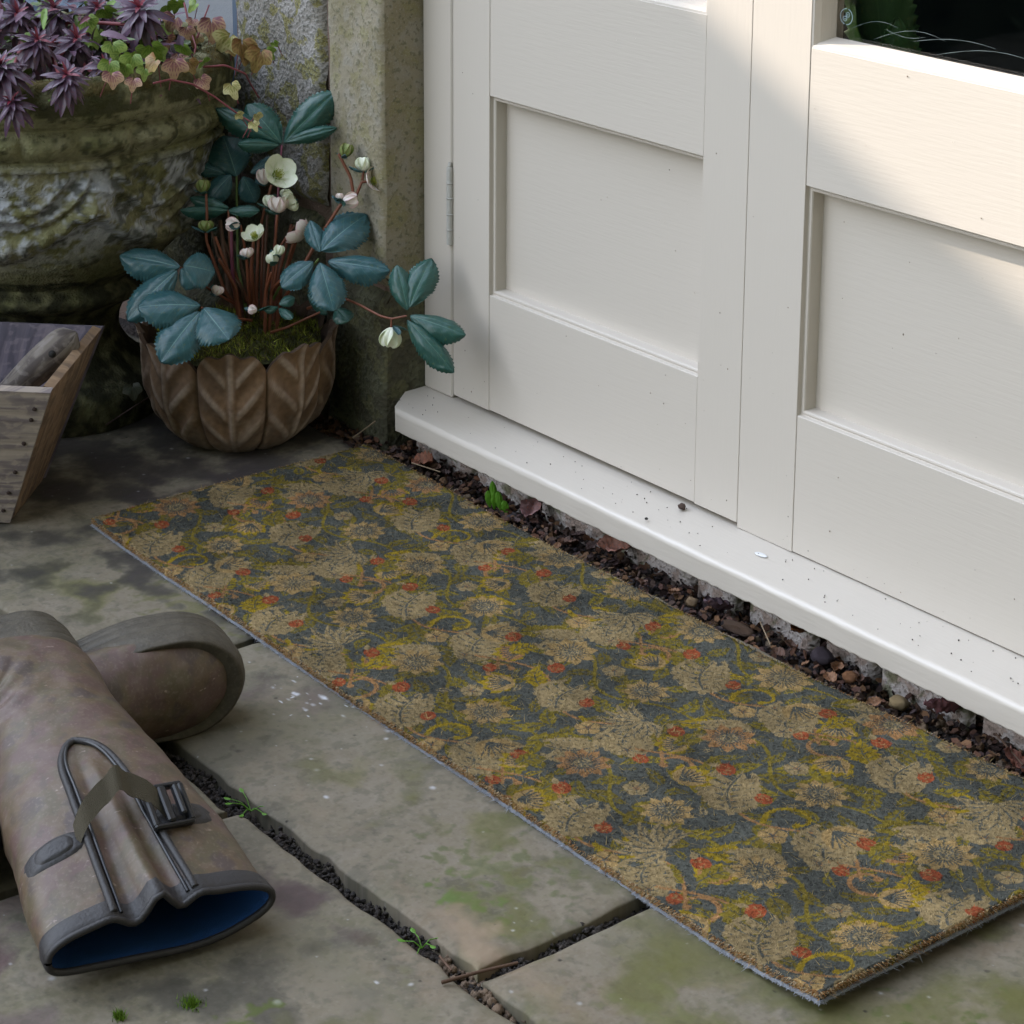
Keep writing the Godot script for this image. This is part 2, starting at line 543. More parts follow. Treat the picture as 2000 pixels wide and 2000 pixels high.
func setting() -> void:
	var mb := MB.new()
	mb.grid(steps(2, -60, 60), steps(2, -60, 60), func(a: float, b: float) -> Vector3: return Vector3(b, -0.09, a))
	structure("ground", mb, M.lawn)
	var n := fnoise(41, 22.0, 4)
	mb = MB.new()
	mb.grid(steps(110, -0.02, 1.4), steps(170, -1.2, 1.7), func(a: float, b: float) -> Vector3: return Vector3(b, -0.017 + n.get_noise_2d(b, a) * 0.011, a))
	structure("soil", mb, M.soil)
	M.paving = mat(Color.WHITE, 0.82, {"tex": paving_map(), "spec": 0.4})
	M.paving.heightmap_enabled = true
	M.paving.heightmap_texture = grey_tex(nz(33, 0.05, 2048, 1024, 4), 2048, 1024)
	M.paving.heightmap_scale = 0.12
	var pv := Node3D.new()
	pv.name = "pavement"
	add_child(pv)
	pv.set_meta("kind", "structure")
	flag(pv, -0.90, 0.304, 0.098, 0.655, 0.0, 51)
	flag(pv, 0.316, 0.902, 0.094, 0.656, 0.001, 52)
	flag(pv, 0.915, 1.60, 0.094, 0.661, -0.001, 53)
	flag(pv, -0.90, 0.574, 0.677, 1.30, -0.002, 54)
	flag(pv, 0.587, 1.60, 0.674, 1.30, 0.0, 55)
	var plain := mat(lin(0.10, 0.092, 0.072), 0.9, {"bump": M.fine, "relief": 0.1, "scale": Vector3(3, 3, 3)})
	for i in 7:
		for j in 4:
			var b := MB.new()
			b.box(Vector3(-1.6 + i * 0.8, -0.03, 1.61 + j * 0.6), Vector3(0.785, 0.06, 0.585), 0.004)
			put("flagstone", b, plain, pv)
	for k in [-2.5, -1.3, 2.02, 2.84]:
		for j in 2:
			var b := MB.new()
			b.box(Vector3(k, -0.03, 0.38 + j * 0.6), Vector3(0.785, 0.06, 0.585), 0.004)
			put("flagstone", b, plain, pv)
	# loose gravel, bark and leaf crumbs in the strip below the sill
	var list := []
	var cols := [Color(0.085, 0.045, 0.032), Color(0.045, 0.026, 0.024), Color(0.13, 0.062, 0.033), Color(0.22, 0.12, 0.06), Color(0.03, 0.02, 0.02), Color(0.16, 0.10, 0.08), Color(0.10, 0.075, 0.075), Color(0.28, 0.20, 0.13), Color(0.07, 0.05, 0.06)]
	for i in 3000:
		var x := rng.randf_range(-0.22, 1.25)
		var z := rng.randf_range(0.0, 0.104)
		if x < -0.06:
			z = rng.randf_range(0.062, 0.105)
		var s := rng.randf_range(0.0014, 0.0042) + (0.0025 if rng.randf() < 0.08 else 0.0)
		var y := -0.0095 - 0.0045 * clampf((0.070 - z) / 0.02, 0.0, 1.0) * clampf((x - 0.05) * 3.0, 0.0, 1.0) + n.get_noise_2d(x, z) * 0.008 + rng.randf_range(-0.004, 0.003)
		var b := any_turn() * Basis.from_scale(Vector3(s * rng.randf_range(0.8, 1.5), s * rng.randf_range(0.5, 1.0), s * rng.randf_range(0.7, 1.2)))
		var cc: Color = cols[rng.randi() % cols.size()]
		if x > 0.75 and rng.randf() < 0.5:
			cc = [Color(0.24, 0.13, 0.06), Color(0.30, 0.20, 0.12), Color(0.14, 0.07, 0.04)][rng.randi() % 3]
		list.append([Transform3D(b, Vector3(x, y, z)), cc * rng.randf_range(0.4, 0.85)])
	M.grain = mat(Color.WHITE, 0.75, {"vc": true, "bump": M.grit, "relief": 0.05, "scale": Vector3(20, 20, 20)})
	tag(scatter("gravel", rock(61, 0.7), M.grain, list), "dark brown gravel and bark crumbs in the strip below the painted sill", "gravel", "", "stuff")
	# flat scraps of bark and rotted leaf over the gravel
	list = []
	var flake := MB.new()
	flake.face([Vector3(-0.5, 0, -0.1), Vector3(-0.2, 0.06, 0.3), Vector3(0.35, 0.0, 0.28), Vector3(0.55, 0.05, -0.05), Vector3(0.1, 0.02, -0.32)], Vector3(0, -1, 0))
	flake.face([Vector3(-0.5, -0.1, -0.1), Vector3(-0.2, -0.06, 0.3), Vector3(0.35, -0.1, 0.28), Vector3(0.55, -0.06, -0.05), Vector3(0.1, -0.1, -0.32)], Vector3(0, 1, 0))
	for i in 2600:
		var x := rng.randf_range(-0.20, 1.25)
		var z := rng.randf_range(0.0, 0.104)
		if x < -0.06:
			z = rng.randf_range(0.062, 0.105)
		var s := rng.randf_range(0.004, 0.011)
		var b := Basis.from_euler(Vector3(rng.randfn() * 0.5, rng.randf() * TAU, rng.randfn() * 0.5)).scaled(Vector3.ONE * s)
		var cc: Color = [Color(0.10, 0.042, 0.028), Color(0.060, 0.028, 0.024), Color(0.16, 0.068, 0.035), Color(0.045, 0.022, 0.022), Color(0.13, 0.075, 0.055), Color(0.22, 0.11, 0.05)][rng.randi() % 6]
		list.append([Transform3D(b, Vector3(x, -0.0045 - 0.0045 * clampf((0.070 - z) / 0.02, 0.0, 1.0) * clampf((x - 0.05) * 3.0, 0.0, 1.0) + n.get_noise_2d(x, z) * 0.008 + rng.randf_range(-0.002, 0.004), z)), cc * rng.randf_range(0.5, 1.1)])
	tag(scatter("leaf_litter", flake.mesh(), M.grain, list), "reddish brown scraps of bark and rotted leaf strewn over the gravel strip", "leaf litter", "", "stuff")
	# crumbs of earth in the open joints
	list = []
	for i in 2600:
		var x := rng.randf_range(0.3, 1.2)
		var z := rng.randf_range(0.652, 0.682)
		var cc := Color(0.032, 0.024, 0.02)
		var s := rng.randf_range(0.0008, 0.0026)
		if i % 4 == 0:
			x = rng.randf_range(0.898, 0.920)
			z = rng.randf_range(0.47, 0.68)
		elif i % 9 == 1:
			x = rng.randf_range(0.301, 0.319)
			z = rng.randf_range(0.45, 0.66)
		elif x > 0.86 and rng.randf() < 0.8:
			cc = Color(0.17, 0.115, 0.075)
			s = rng.randf_range(0.0010, 0.0044)
		list.append([Transform3D(any_turn() * Basis.from_scale(Vector3(s, s * 0.8, s * 1.1)), Vector3(x, -0.013 + n.get_noise_2d(x, z) * 0.010 + rng.randf_range(0, 0.003), z)), cc * rng.randf_range(0.6, 1.4)])
	tag(scatter("earth_crumbs", rock(62, 0.7), M.grain, list), "crumbs of brown earth and grit lying in the open joints between flagstones", "earth", "", "stuff")

# ---------------------------------------------------------------- house
func rough_block(parent: Node, called: String, m: Material, x0: float, x1: float, y0: float, y1: float, zf: float, bulge: float, seed_: int, side := false) -> void:
	# a wall stone: its face and, for a jamb, the face that turns into the reveal
	var n := fnoise(seed_, 9.0, 4)
	var n2 := fnoise(seed_ + 7, 40.0, 3)
	var mb := MB.new()
	var us := PackedFloat32Array([0.0, 0.002, 0.006])
	var k := maxi(4, int((x1 - x0) / 0.008))
	for i in range(1, k):
		us.append(0.006 + (x1 - x0 - 0.012) * i / k)
	us.append(x1 - x0 - 0.006)
	us.append(x1 - x0 - 0.002)
	us.append(x1 - x0)
	var f := func(a: float, b: float) -> Vector3:
		var qx := minf(a, x1 - x0 - a)
		if side:
			qx = a
		var qy := minf(b, y1 - y0 - b)
		var q := minf(qx, qy)
		var z := zf - 0.012 * maxf(0.0, 1.0 - q / 0.008) ** 2.0
		z += n.get_noise_2d(x0 + a, y0 + b) * bulge + n2.get_noise_2d(x0 + a, y0 + b) * bulge * 0.35
		if side and a > x1 - x0 - 0.0061:
			var t := (x1 - x0 - a) / 0.006
			z -= 0.005 * (1.0 - t) ** 2.0
		return Vector3(x0 + a, y0 + b, z)
	mb.grid(us, steps(maxi(4, int((y1 - y0) / 0.012)), 0.0, y1 - y0), f)
	if side:
		mb.grid(steps(10), steps(maxi(4, int((y1 - y0) / 0.015)), 0.0, y1 - y0), func(a: float, b: float) -> Vector3:
			var p: Vector3 = f.call(x1 - x0, b)
			p.z = lerpf(p.z, -0.03, a)
			p.x += n.get_noise_3d(p.z * 2.0, y0 + b, 3.0) * bulge * 0.6 * minf(1.0, a * 4.0)
			return p)
	put(called, mb, m, parent)

func plain_box(parent: Node, called: String, m: Material, a: Vector3, b: Vector3) -> MeshInstance3D:
	var mb := MB.new()
	mb.box((a + b) / 2.0, (b - a).abs())
	return put(called, mb, m, parent)

func house() -> void:
	var h := thing("house", "stone house wall beside the cream doors, with dressed jamb stones and lichen", "house")
	plain_box(h, "wall", M.mortar, Vector3(-0.40, -0.1, -0.25), Vector3(-0.063, 2.05, 0.050))
	plain_box(h, "wall", M.mortar, Vector3(-1.6, -0.1, -0.25), Vector3(-0.403, 0.34, 0.050))
	plain_box(h, "wall", M.render, Vector3(-5.0, -0.1, -0.25), Vector3(-1.603, 4.6, 0.055))
	plain_box(h, "wall", M.render, Vector3(-1.6, 2.053, -0.25), Vector3(5.0, 4.6, 0.055))
	plain_box(h, "wall", M.render, Vector3(-1.6, 1.75, -0.25), Vector3(-0.403, 2.05, 0.055))
	plain_box(h, "wall", M.render, Vector3(1.09, -0.1, -0.25), Vector3(5.0, 2.05, 0.055))
	# stones that can be told apart beside the door
	rough_block(h, "jamb_stone", M.stone, -0.1765, -0.0594, 0.196, 0.95, 0.061, 0.0022, 71, true)
	rough_block(h, "jamb_stone", M.stone, -0.1765, -0.0594, 0.955, 2.04, 0.061, 0.0022, 72, true)
	rough_block(h, "jamb_stone", M.dark_stone, -0.190, -0.0594, -0.05, 0.191, 0.061, 0.0045, 73, true)
	rough_block(h, "wall_stone", M.rubble, -0.388, -0.188, 0.272, 0.66, 0.063, 0.007, 74)
	rough_block(h, "wall_stone", M.rubble, -0.388, -0.188, 0.672, 1.10, 0.061, 0.007, 75)
	rough_block(h, "wall_stone", M.rubble, -0.388, -0.188, 1.112, 1.60, 0.062, 0.007, 79)
	rough_block(h, "wall_stone", M.dark_stone, -0.300, -0.200, 0.11, 0.258, 0.060, 0.006, 76)
	rough_block(h, "wall_stone", M.dark_stone, -0.47, -0.310, 0.09, 0.255, 0.060, 0.006, 77)
	rough_block(h, "wall_stone", M.dark_stone, -0.42, -0.200, -0.06, 0.10, 0.062, 0.006, 78)
	rough_block(h, "wall_stone", M.dark_stone, -0.66, -0.430, -0.06, 0.09, 0.062, 0.006, 80)
	rough_block(h, "wall_stone", M.dark_stone, -0.75, -0.480, 0.10, 0.255, 0.060, 0.006, 81)
	rough_block(h, "window_ledge", M.dark_stone, -1.58, -0.398, 0.262, 0.355, 0.082, 0.004, 82)
	# pale footings under the sill
	for s in [[-0.03, 0.09], [0.10, 0.20], [0.215, 0.33], [0.335, 0.47], [0.48, 0.545], [0.56, 0.655], [0.665, 0.735], [0.745, 0.86], [0.868, 1.0], [1.01, 1.1]]:
		rough_block(h, "footing_stone", M.footing, s[0], s[1], -0.05, 0.026 + rng.randf_range(-0.003, 0.001), 0.041 + rng.randf_range(-0.006, 0.005), 0.004, 90 + int(s[0] * 100))
	plain_box(h, "wall", M.mortar, Vector3(-0.06, -0.1, -0.25), Vector3(1.09, 0.027, 0.02))
	# the room behind the glass
	plain_box(h, "room_floor", M.room, Vector3(-1.6, -0.05, -4.0), Vector3(5.0, 0.05, -0.26))
	plain_box(h, "room_ceiling", M.room, Vector3(-5.0, 2.5, -4.0), Vector3(5.0, 2.6, -0.26))
	plain_box(h, "room_wall", M.room, Vector3(-5.0, 0.0, -4.1), Vector3(5.0, 2.5, -4.0))
	plain_box(h, "room_wall", M.room, Vector3(-2.6, 0.0, -4.0), Vector3(-2.5, 2.5, -0.26))
	plain_box(h, "room_wall", M.room, Vector3(4.4, 0.0, -4.0), Vector3(4.5, 2.5, -0.26))
	# window to the left of the door
	var w := thing("window", "blue grey painted wooden window frame with pale pane behind the planted urn", "window")
	var f := MB.new()
	f.box(Vector3(-0.421, 1.05, 0.010), Vector3(0.034, 1.38, 0.05), 0.003)
	put("frame", f, M.window_paint, w)
	f = MB.new()
	f.box(Vector3(-0.447, 1.05, 0.0), Vector3(0.016, 1.38, 0.03), 0.002)
	put("frame", f, M.window_paint, w)
	f = MB.new()
	f.box(Vector3(-1.0, 0.385, 0.008), Vector3(1.09, 0.05, 0.06), 0.003)
	put("sill", f, M.window_paint, w)
	plain_box(w, "pane", M.glass, Vector3(-1.55, 0.41, -0.010), Vector3(-0.456, 1.74, -0.006))
	plain_box(w, "blind", M.blind, Vector3(-1.55, 0.41, -0.045), Vector3(-0.44, 1.74, -0.04))
	# wing of the house whose roof shades the lower part of the doors
	var g := thing("house_wing", "rendered wing of the house with a dark pitched roof beyond the urn", "house")
	plain_box(g, "wall", M.render, Vector3(-9.0, -0.1, -6.0), Vector3(-5.0, 2.9, 9.0))
	var r := MB.new()
	for s in [1.0, -1.0]:
		var q := [Vector3(-7, 4.36, -6.3), Vector3(-7, 4.36, 9.3), Vector3(-7 + s * 2.25, 3.3, 9.3), Vector3(-7 + s * 2.25, 3.3, -6.3)]
		r.face(q, Vector3(-7, 0, 0))
		r.face([q[0] - Vector3(0, 0.1, 0), q[1] - Vector3(0, 0.1, 0), q[2] - Vector3(0, 0.1, 0), q[3] - Vector3(0, 0.1, 0)], Vector3(-7, 9, 0))
	for z in [-6.0, 9.0]:
		r.face([Vector3(-9, 2.9, z), Vector3(-5, 2.9, z), Vector3(-5, 3.3, z), Vector3(-7, 4.3, z), Vector3(-9, 3.3, z)], Vector3(-7, 3, 0))
	r.face([Vector3(-5.0, 2.9, -6), Vector3(-5.0, 2.9, 9), Vector3(-5.0, 3.4, 9), Vector3(-5.0, 3.4, -6)], Vector3(-7, 3, 0))
	put("roof", r, M.roof, g)
	added_hedge("tall dark added screen of leaves that blocks light, out of view away from the urn", Vector3(2.65, -0.1, 0.15), Vector3(4.2, 6.5, 7.0), 105)  # added out of view to dim the light from the right
	added_hedge("low dark added screen of leaves, out of view, that darkens the urn corner", Vector3(-2.1, -0.1, 0.5), Vector3(-1.3, 1.25, 4.0), 106)  # added out of view to keep sky light off the left corner

func added_hedge(label: String, a: Vector3, b: Vector3, seed_: int) -> void:
	# an added screen against sky light: an uneven body covered with leaves
	var o := thing("added_hedge", label, "added_hedge")
	var n := fnoise(seed_, 2.2, 3)
	var mb := MB.new()
	var mid := (a + b) / 2.0
	var h := (b - a) / 2.0
	mb.grid(steps(40), steps(16), func(u: float, t: float) -> Vector3:
		var an := -u * TAU
		var q := Vector2(cos(an), sin(an))
		q /= pow(pow(absf(q.x), 6.0) + pow(absf(q.y), 6.0), 1.0 / 6.0)
		var r := 1.0 if t < 0.8 else 1.0 - (t - 0.8) / 0.2
		var p := Vector3(mid.x + q.x * h.x * r, lerpf(a.y, b.y, minf(t / 0.8, 1.0)), mid.z + q.y * h.z * r)
		return p + Vector3(q.x, 0.3, q.y) * n.get_noise_3dv(p) * 0.12, true)
	put("body", mb, mat(lin(0.022, 0.035, 0.012), 0.95), o)
	var list := []
	var lm := MB.new()
	lm.face([Vector3(-0.5, 0, 0), Vector3(0, 0, 0.28), Vector3(0.6, 0.05, 0), Vector3(0, 0, -0.28)], Vector3(0, -1, 0))
	var r2 := RandomNumberGenerator.new()
	r2.seed = seed_
	for i in 9000:
		var k := r2.randi() % mb.v.size()
		var p := mb.v[k].lerp(mb.v[r2.randi_range(maxi(k - 18, 0), mini(k + 18, mb.v.size() - 1))], r2.randf())
		var bb := Basis.from_euler(Vector3(r2.randf() * TAU, r2.randf() * TAU, 0)).scaled(Vector3.ONE * r2.randf_range(0.04, 0.08))
		list.append([Transform3D(bb, p), Color(0.03, 0.05, 0.014) * r2.randf_range(0.6, 1.6)])
	scatter("leaves", lm.mesh(), mat(Color.WHITE, 0.6, {"vc": true}), list, o)

# ---------------------------------------------------------------- doors
func board(parent: Node, called: String, m: Material, x0: float, x1: float, y0: float, y1: float, z0 := -0.045, z1 := 0.0, bev := 0.0005) -> MeshInstance3D:
	var mb := MB.new()
	var at := Vector3((x0 + x1) / 2.0, (y0 + y1) / 2.0, (z0 + z1) / 2.0)
	mb.box(Vector3.ZERO, Vector3(x1 - x0, y1 - y0, z1 - z0), bev)
	var o := put(called, mb, m, parent)
	o.position = at
	return o

func moulding(parent: Node, x0: float, x1: float, y0: float, y1: float, prof: Array) -> void:
	# four mitred strips round an opening; prof: [inset, depth]
	var corner := func(k: int, q: Array) -> Vector3:
		var d: float = q[0]
		return [Vector3(x0 + d, y0 + d, q[1]), Vector3(x1 - d, y0 + d, q[1]), Vector3(x1 - d, y1 - d, q[1]), Vector3(x0 + d, y1 - d, q[1])][k % 4]
	for k in 4:
		var mb := MB.new()
		for i in prof.size() - 1:
			var a: Vector3 = corner.call(k, prof[i])
			var b: Vector3 = corner.call(k + 1, prof[i])
			var c2: Vector3 = corner.call(k + 1, prof[i + 1])
			var d2: Vector3 = corner.call(k, prof[i + 1])
			mb.face([a, b, c2, d2], (a + b + c2 + d2) / 4.0 - Vector3(((x0 + x1) / 2.0 - (a.x + b.x) / 2.0) * 0.3, ((y0 + y1) / 2.0 - (a.y + b.y) / 2.0) * 0.3, 1.0))
		put("moulding", mb, M.paint_h if k % 2 == 0 else M.paint_v, parent)

func door_leaf(x0: float, xa: float, xb: float, x1: float, foot: float, mid: float, label: String) -> Node3D:
	var d := thing("door_leaf", label, "door", "pair of French doors")
	var g := 0.00016
	board(d, "stile", M.paint_v, x0, xa - g, foot, 2.0)
	board(d, "stile", M.paint_v, xb + g, x1, foot, 2.0)
	board(d, "rail", M.paint_h, xa + g, xb - g, foot + 0.001, 0.2103, -0.045, -0.0004)
	board(d, "rail", M.paint_h, xa + g, xb - g, 0.4523, mid, -0.045, -0.0005)
	board(d, "rail", M.paint_h, xa + g, xb - g, 1.90, 1.998, -0.045, -0.0004)
	var p := MB.new()
	p.box(Vector3.ZERO, Vector3(xb - xa + 0.004, 0.2103 * 0 + 0.246, 0.012), 0.0)
	var o := put("panel", p, M.paint_h, d)
	o.position = Vector3((xa + xb) / 2.0, 0.3313, -0.027)
	moulding(d, xa, xb, 0.2103, 0.4523, [[0.0, -0.0012], [0.0003, -0.0052], [0.0012, -0.0060], [0.0030, -0.0046], [0.0048, -0.0050], [0.0056, -0.0062], [0.0058, -0.0215]])
	# sloping glazing bar moulding round the glass
	moulding(d, xa, xb, mid, 1.90, [[0.0, -0.0008], [0.0022, -0.0012], [0.0052, -0.008], [0.0075, -0.019], [0.0085, -0.026]])
	plain_box(d, "pane", M.glass, Vector3(xa - 0.004, mid + 0.006, -0.030), Vector3(xb + 0.004, 1.902, -0.026))
	return d

func doors() -> void:
	var f := thing("door_frame", "cream painted door frame with a deep rounded sill above the gravel strip", "door frame")
	board(f, "jamb", M.paint_v, -0.0594, -0.0022, 0.0600, 2.05, -0.06, 0.0006, 0.002)
	board(f, "jamb", M.paint_v, 1.020, 1.088, 0.0600, 2.05, -0.06, 0.0006, 0.002)
	board(f, "head", M.paint_h, -0.002, 1.019, 2.004, 2.05, -0.06, 0.0006, 0.002)
	# sill: rounded nose, cut corner at its left end
	var prof := [Vector2(-0.06, 0.0600), Vector2(0.0, 0.0598), Vector2(0.03, 0.0588)]
	for i in 9:
		var a := PI / 2.0 * i / 8.0
		prof.append(Vector2(0.0672 + 0.0070 * sin(a), 0.0500 + 0.0070 * cos(a)))
	prof.append(Vector2(0.0742, 0.0400))
	for i in 5:
		var a := PI / 2.0 * i / 4.0
		prof.append(Vector2(0.0722 + 0.0020 * cos(a), 0.0305 - 0.0020 * sin(a)))
	prof.append(Vector2(0.04, 0.0285))
	prof.append(Vector2(-0.06, 0.0285))
	var n := fnoise(101, 14.0, 3)
	var n2 := fnoise(102, 60.0, 2)
	var left := func(z: float) -> float: return -0.0590 + 0.040 * maxf(0.0, (z - 0.046) / 0.028)
	var mb := MB.new()
	var us := steps(160)
	var vs := PackedFloat32Array()
	for i in prof.size():
		vs.append(i)
	mb.grid(us, vs, func(u: float, t: float) -> Vector3:
		var q: Vector2 = prof[int(t)]
		var x: float = lerpf(left.call(q.x), 1.09, u)
		var e := 0.0
		if q.y < 0.036 and q.x > 0.03:
			e = maxf(0.0, n2.get_noise_2d(x * 1.5, 0.0)) * 0.003
		return Vector3(x, q.y + n.get_noise_2d(x, q.x * 3.0) * 0.0006 + e, q.x + n.get_noise_2d(x, q.y * 4.0 + 8.0) * 0.0005))
	# turn the strip outward and close its end
	var flip := mb.ix
	for i in range(0, flip.size(), 3):
		var s := flip[i]
		flip[i] = flip[i + 1]
		flip[i + 1] = s
	mb.ix = flip
	for i in prof.size() - 1:
		var a: Vector2 = prof[i]
		var b: Vector2 = prof[i + 1]
		var ca: Vector3 = Vector3(left.call(a.x), a.y, a.x)
		var cb: Vector3 = Vector3(left.call(b.x), b.y, b.x)
		mb.face([ca, cb, Vector3(left.call(b.x), 0.040, b.x), Vector3(left.call(a.x), 0.040, a.x)], Vector3(0.5, 0.04, 0.0))
	put("sill", mb, M.sill_paint, f)
	door_leaf(0.0, 0.0707, 0.4332, 0.4998, 0.0655, 0.602, "left cream panelled door leaf hung on a knuckle hinge beside the stone jamb")
	door_leaf(0.5003, 0.582, 0.945, 1.017, 0.0604, 0.592, "cream panelled door leaf whose glass shows above the mid rail")
	for leaf in 2:
		var list := []
		for i in 70:
			var x := rng.randf_range(0.01, 0.49) + leaf * 0.5
			var y := 0.07 + pow(rng.randf(), 1.7) * 0.52
			var xa: float = [0.0707, 0.582][leaf]
			var z := 0.0001
			if x > xa - 0.004 and x < xa + 0.368 and y > 0.206 and y < 0.456:
				if x < xa + 0.012 or x > xa + 0.35 or y < 0.222 or y > 0.44:
					continue
				z = -0.0209
			var s := 0.00025 + 0.0006 * pow(rng.randf(), 3.0)
			list.append([Transform3D(Basis.from_euler(Vector3(0, 0, rng.randf() * TAU)).scaled(Vector3(s, s * rng.randf_range(0.6, 1.6), 0.0002)), Vector3(x, y, z)), Color(0.16, 0.11, 0.075) * rng.randf_range(0.5, 1.6)])
		scatter("dirt_specks", rock(64), M.grain, list, get_node(["door_leaf", "door_leaf_001"][leaf]))
	# hinge
	var h := get_node("door_leaf")
	mb = MB.new()
	mb.tube([Vector3(-0.0035, 0.256, 0.002), Vector3(-0.0035, 0.2565, 0.002), Vector3(-0.0035, 0.352, 0.002), Vector3(-0.0035, 0.3525, 0.002)], [0.003, 0.0042, 0.0042, 0.003], 12)
	var hinge := put("hinge", mb, M.metal, h)
	for y in [0.275, 0.294, 0.314, 0.333]:
		mb = MB.new()
		mb.tube([Vector3(-0.0035, y - 0.0009, 0.002), Vector3(-0.0035, y + 0.0009, 0.002)], [0.0046, 0.0046], 12)
		put("knuckle_joint", mb, M.metal, hinge)
	mb = MB.new()
	mb.tube([Vector3(-0.0035, 0.352, 0.002), Vector3(-0.0035, 0.358, 0.002)], [0.0030, 0.0022], 10)
	put("finial", mb, M.metal, hinge)

# ---------------------------------------------------------------- coir mat
var art: Image

func poly(pts: PackedVector2Array, cc: Color) -> void:
	var y0 := 1e9
	var y1 := -1e9
	for p in pts:
		y0 = minf(y0, p.y)
		y1 = maxf(y1, p.y)
	for y in range(maxi(0, int(ceil(y0))), mini(art.get_height() - 1, int(floor(y1))) + 1):
		var xs := PackedFloat32Array()
		for i in pts.size():
			var a := pts[i]
			var b := pts[(i + 1) % pts.size()]
			if (a.y <= y) != (b.y <= y):
				xs.append(a.x + (b.x - a.x) * (y - a.y) / (b.y - a.y))
		xs.sort()
		for i in range(0, xs.size() - 1, 2):
			var l := int(round(xs[i]))
			var r := int(round(xs[i + 1]))
			if r > l:
				art.fill_rect(Rect2i(l, y, r - l, 1), cc)

func disc(c0: Vector2, r: float, cc: Color, squash := 1.0, turn := 0.0) -> void:
	var p := PackedVector2Array()
	for i in 18:
		var a := TAU * i / 18.0
		p.append(c0 + Vector2(cos(a) * r, sin(a) * r * squash).rotated(turn))
	poly(p, cc)

func curve(path: Array, w0: float, w1: float, cc: Color) -> void:
	# a stem that tapers along a bent path
	var cv := Curve2D.new()
	for i in path.size():
		var t: Vector2 = (path[mini(i + 1, path.size() - 1)] - path[maxi(i - 1, 0)]) / 5.0
		cv.add_point(path[i], -t, t)
	var n := maxi(6, int(cv.get_baked_length() / 5.0))
	var l := PackedVector2Array()
	var r := PackedVector2Array()
	for i in n + 1:
		var q := cv.get_baked_length() * i / n
		var a := cv.sample_baked(q)
		var b := cv.sample_baked(minf(q + 1.0, cv.get_baked_length())) - cv.sample_baked(maxf(q - 1.0, 0.0))
		var nn := b.normalized().orthogonal() * lerpf(w0, w1, float(i) / n) / 2.0
		l.append(a + nn)
		r.append(a - nn)
	for i in n:
		poly(PackedVector2Array([l[i], l[i + 1], r[i + 1], r[i]]), cc)
		disc(cv.sample_baked(cv.get_baked_length() * i / n), lerpf(w0, w1, float(i) / n) / 2.0, cc)

func leaf2(base: Vector2, tip: Vector2, w: float, cc: Color, vein: Color, lobes := 0, bend := 0.0) -> void:
	var d := tip - base
	var nn := d.orthogonal().normalized()
	var left := PackedVector2Array()
	var right := PackedVector2Array()
	var n := 26
	for i in n + 1:
		var t := float(i) / n
		var q := sin(PI * pow(t, 0.8)) * w / 2.0
		if lobes > 0:
			q *= 0.66 + 0.34 * absf(sin(t * PI * lobes))
		var m := base + d * t + nn * bend * sin(PI * t)
		left.append(m + nn * q)
		right.append(m - nn * q)
	right.reverse()
	var p := left
	p.append_array(right)
	poly(p, cc)
	if vein.a > 0.0:
		curve([base, base + d * 0.5 + nn * bend, base + d * 0.9], 2.0, 1.0, vein)
		for k in 3:
			var t := 0.25 + 0.2 * k
			var m := base + d * t + nn * bend * sin(PI * t)
			for s in [-1.0, 1.0]:
				curve([m, m + d * 0.13 + nn * s * w * 0.28], 1.6, 1.0, vein)

func daisy(c0: Vector2, r: float, n: int, cc: Color, core: Color, ink: Color, turn: float) -> void:
	for i in n:
		var a := turn + TAU * i / n
		var d := Vector2(cos(a), sin(a))
		leaf2(c0 + d * r * 0.1, c0 + d * r, r * 5.0 / n, cc, Color(0, 0, 0, 0))
	for i in n * 3:
		var a := turn + TAU * (i + 0.5) / (n * 3)
		var d := Vector2(cos(a), sin(a))
		curve([c0 + d * r * 0.25, c0 + d * r * (0.62 if i % 3 != 1 else 0.85)], 2.2, 1.4, ink)
	disc(c0, r * 0.30, core)
	for i in 14:
		var a := i * 2.4
		disc(c0 + Vector2(cos(a), sin(a)) * r * 0.26 * sqrt(i / 14.0), 1.7, ink)

func tulip(c0: Vector2, r: float, turn: float, cc: Color, edge: Color, ink: Color) -> void:
	for k in 5:
		var a := turn + (k - 2) * 0.42
		var d := Vector2(cos(a), sin(a))
		leaf2(c0 - d * r * 0.15, c0 + d * r * (1.25 - 0.08 * absf(k - 2.0)), r * 0.75, edge, Color(0, 0, 0, 0), 3)
	for k in 5:
		var a := turn + (k - 2) * 0.36
		var d := Vector2(cos(a), sin(a))
		leaf2(c0 - d * r * 0.15, c0 + d * r * 0.95, r * 0.6, cc, Color(0, 0, 0, 0))
	for k in 7:
		var a := turn + (k - 3) * 0.24
		var d := Vector2(cos(a), sin(a))
		curve([c0 + d * r * 0.05, c0 + d * r * 0.85], 2.8, 1.8, ink)

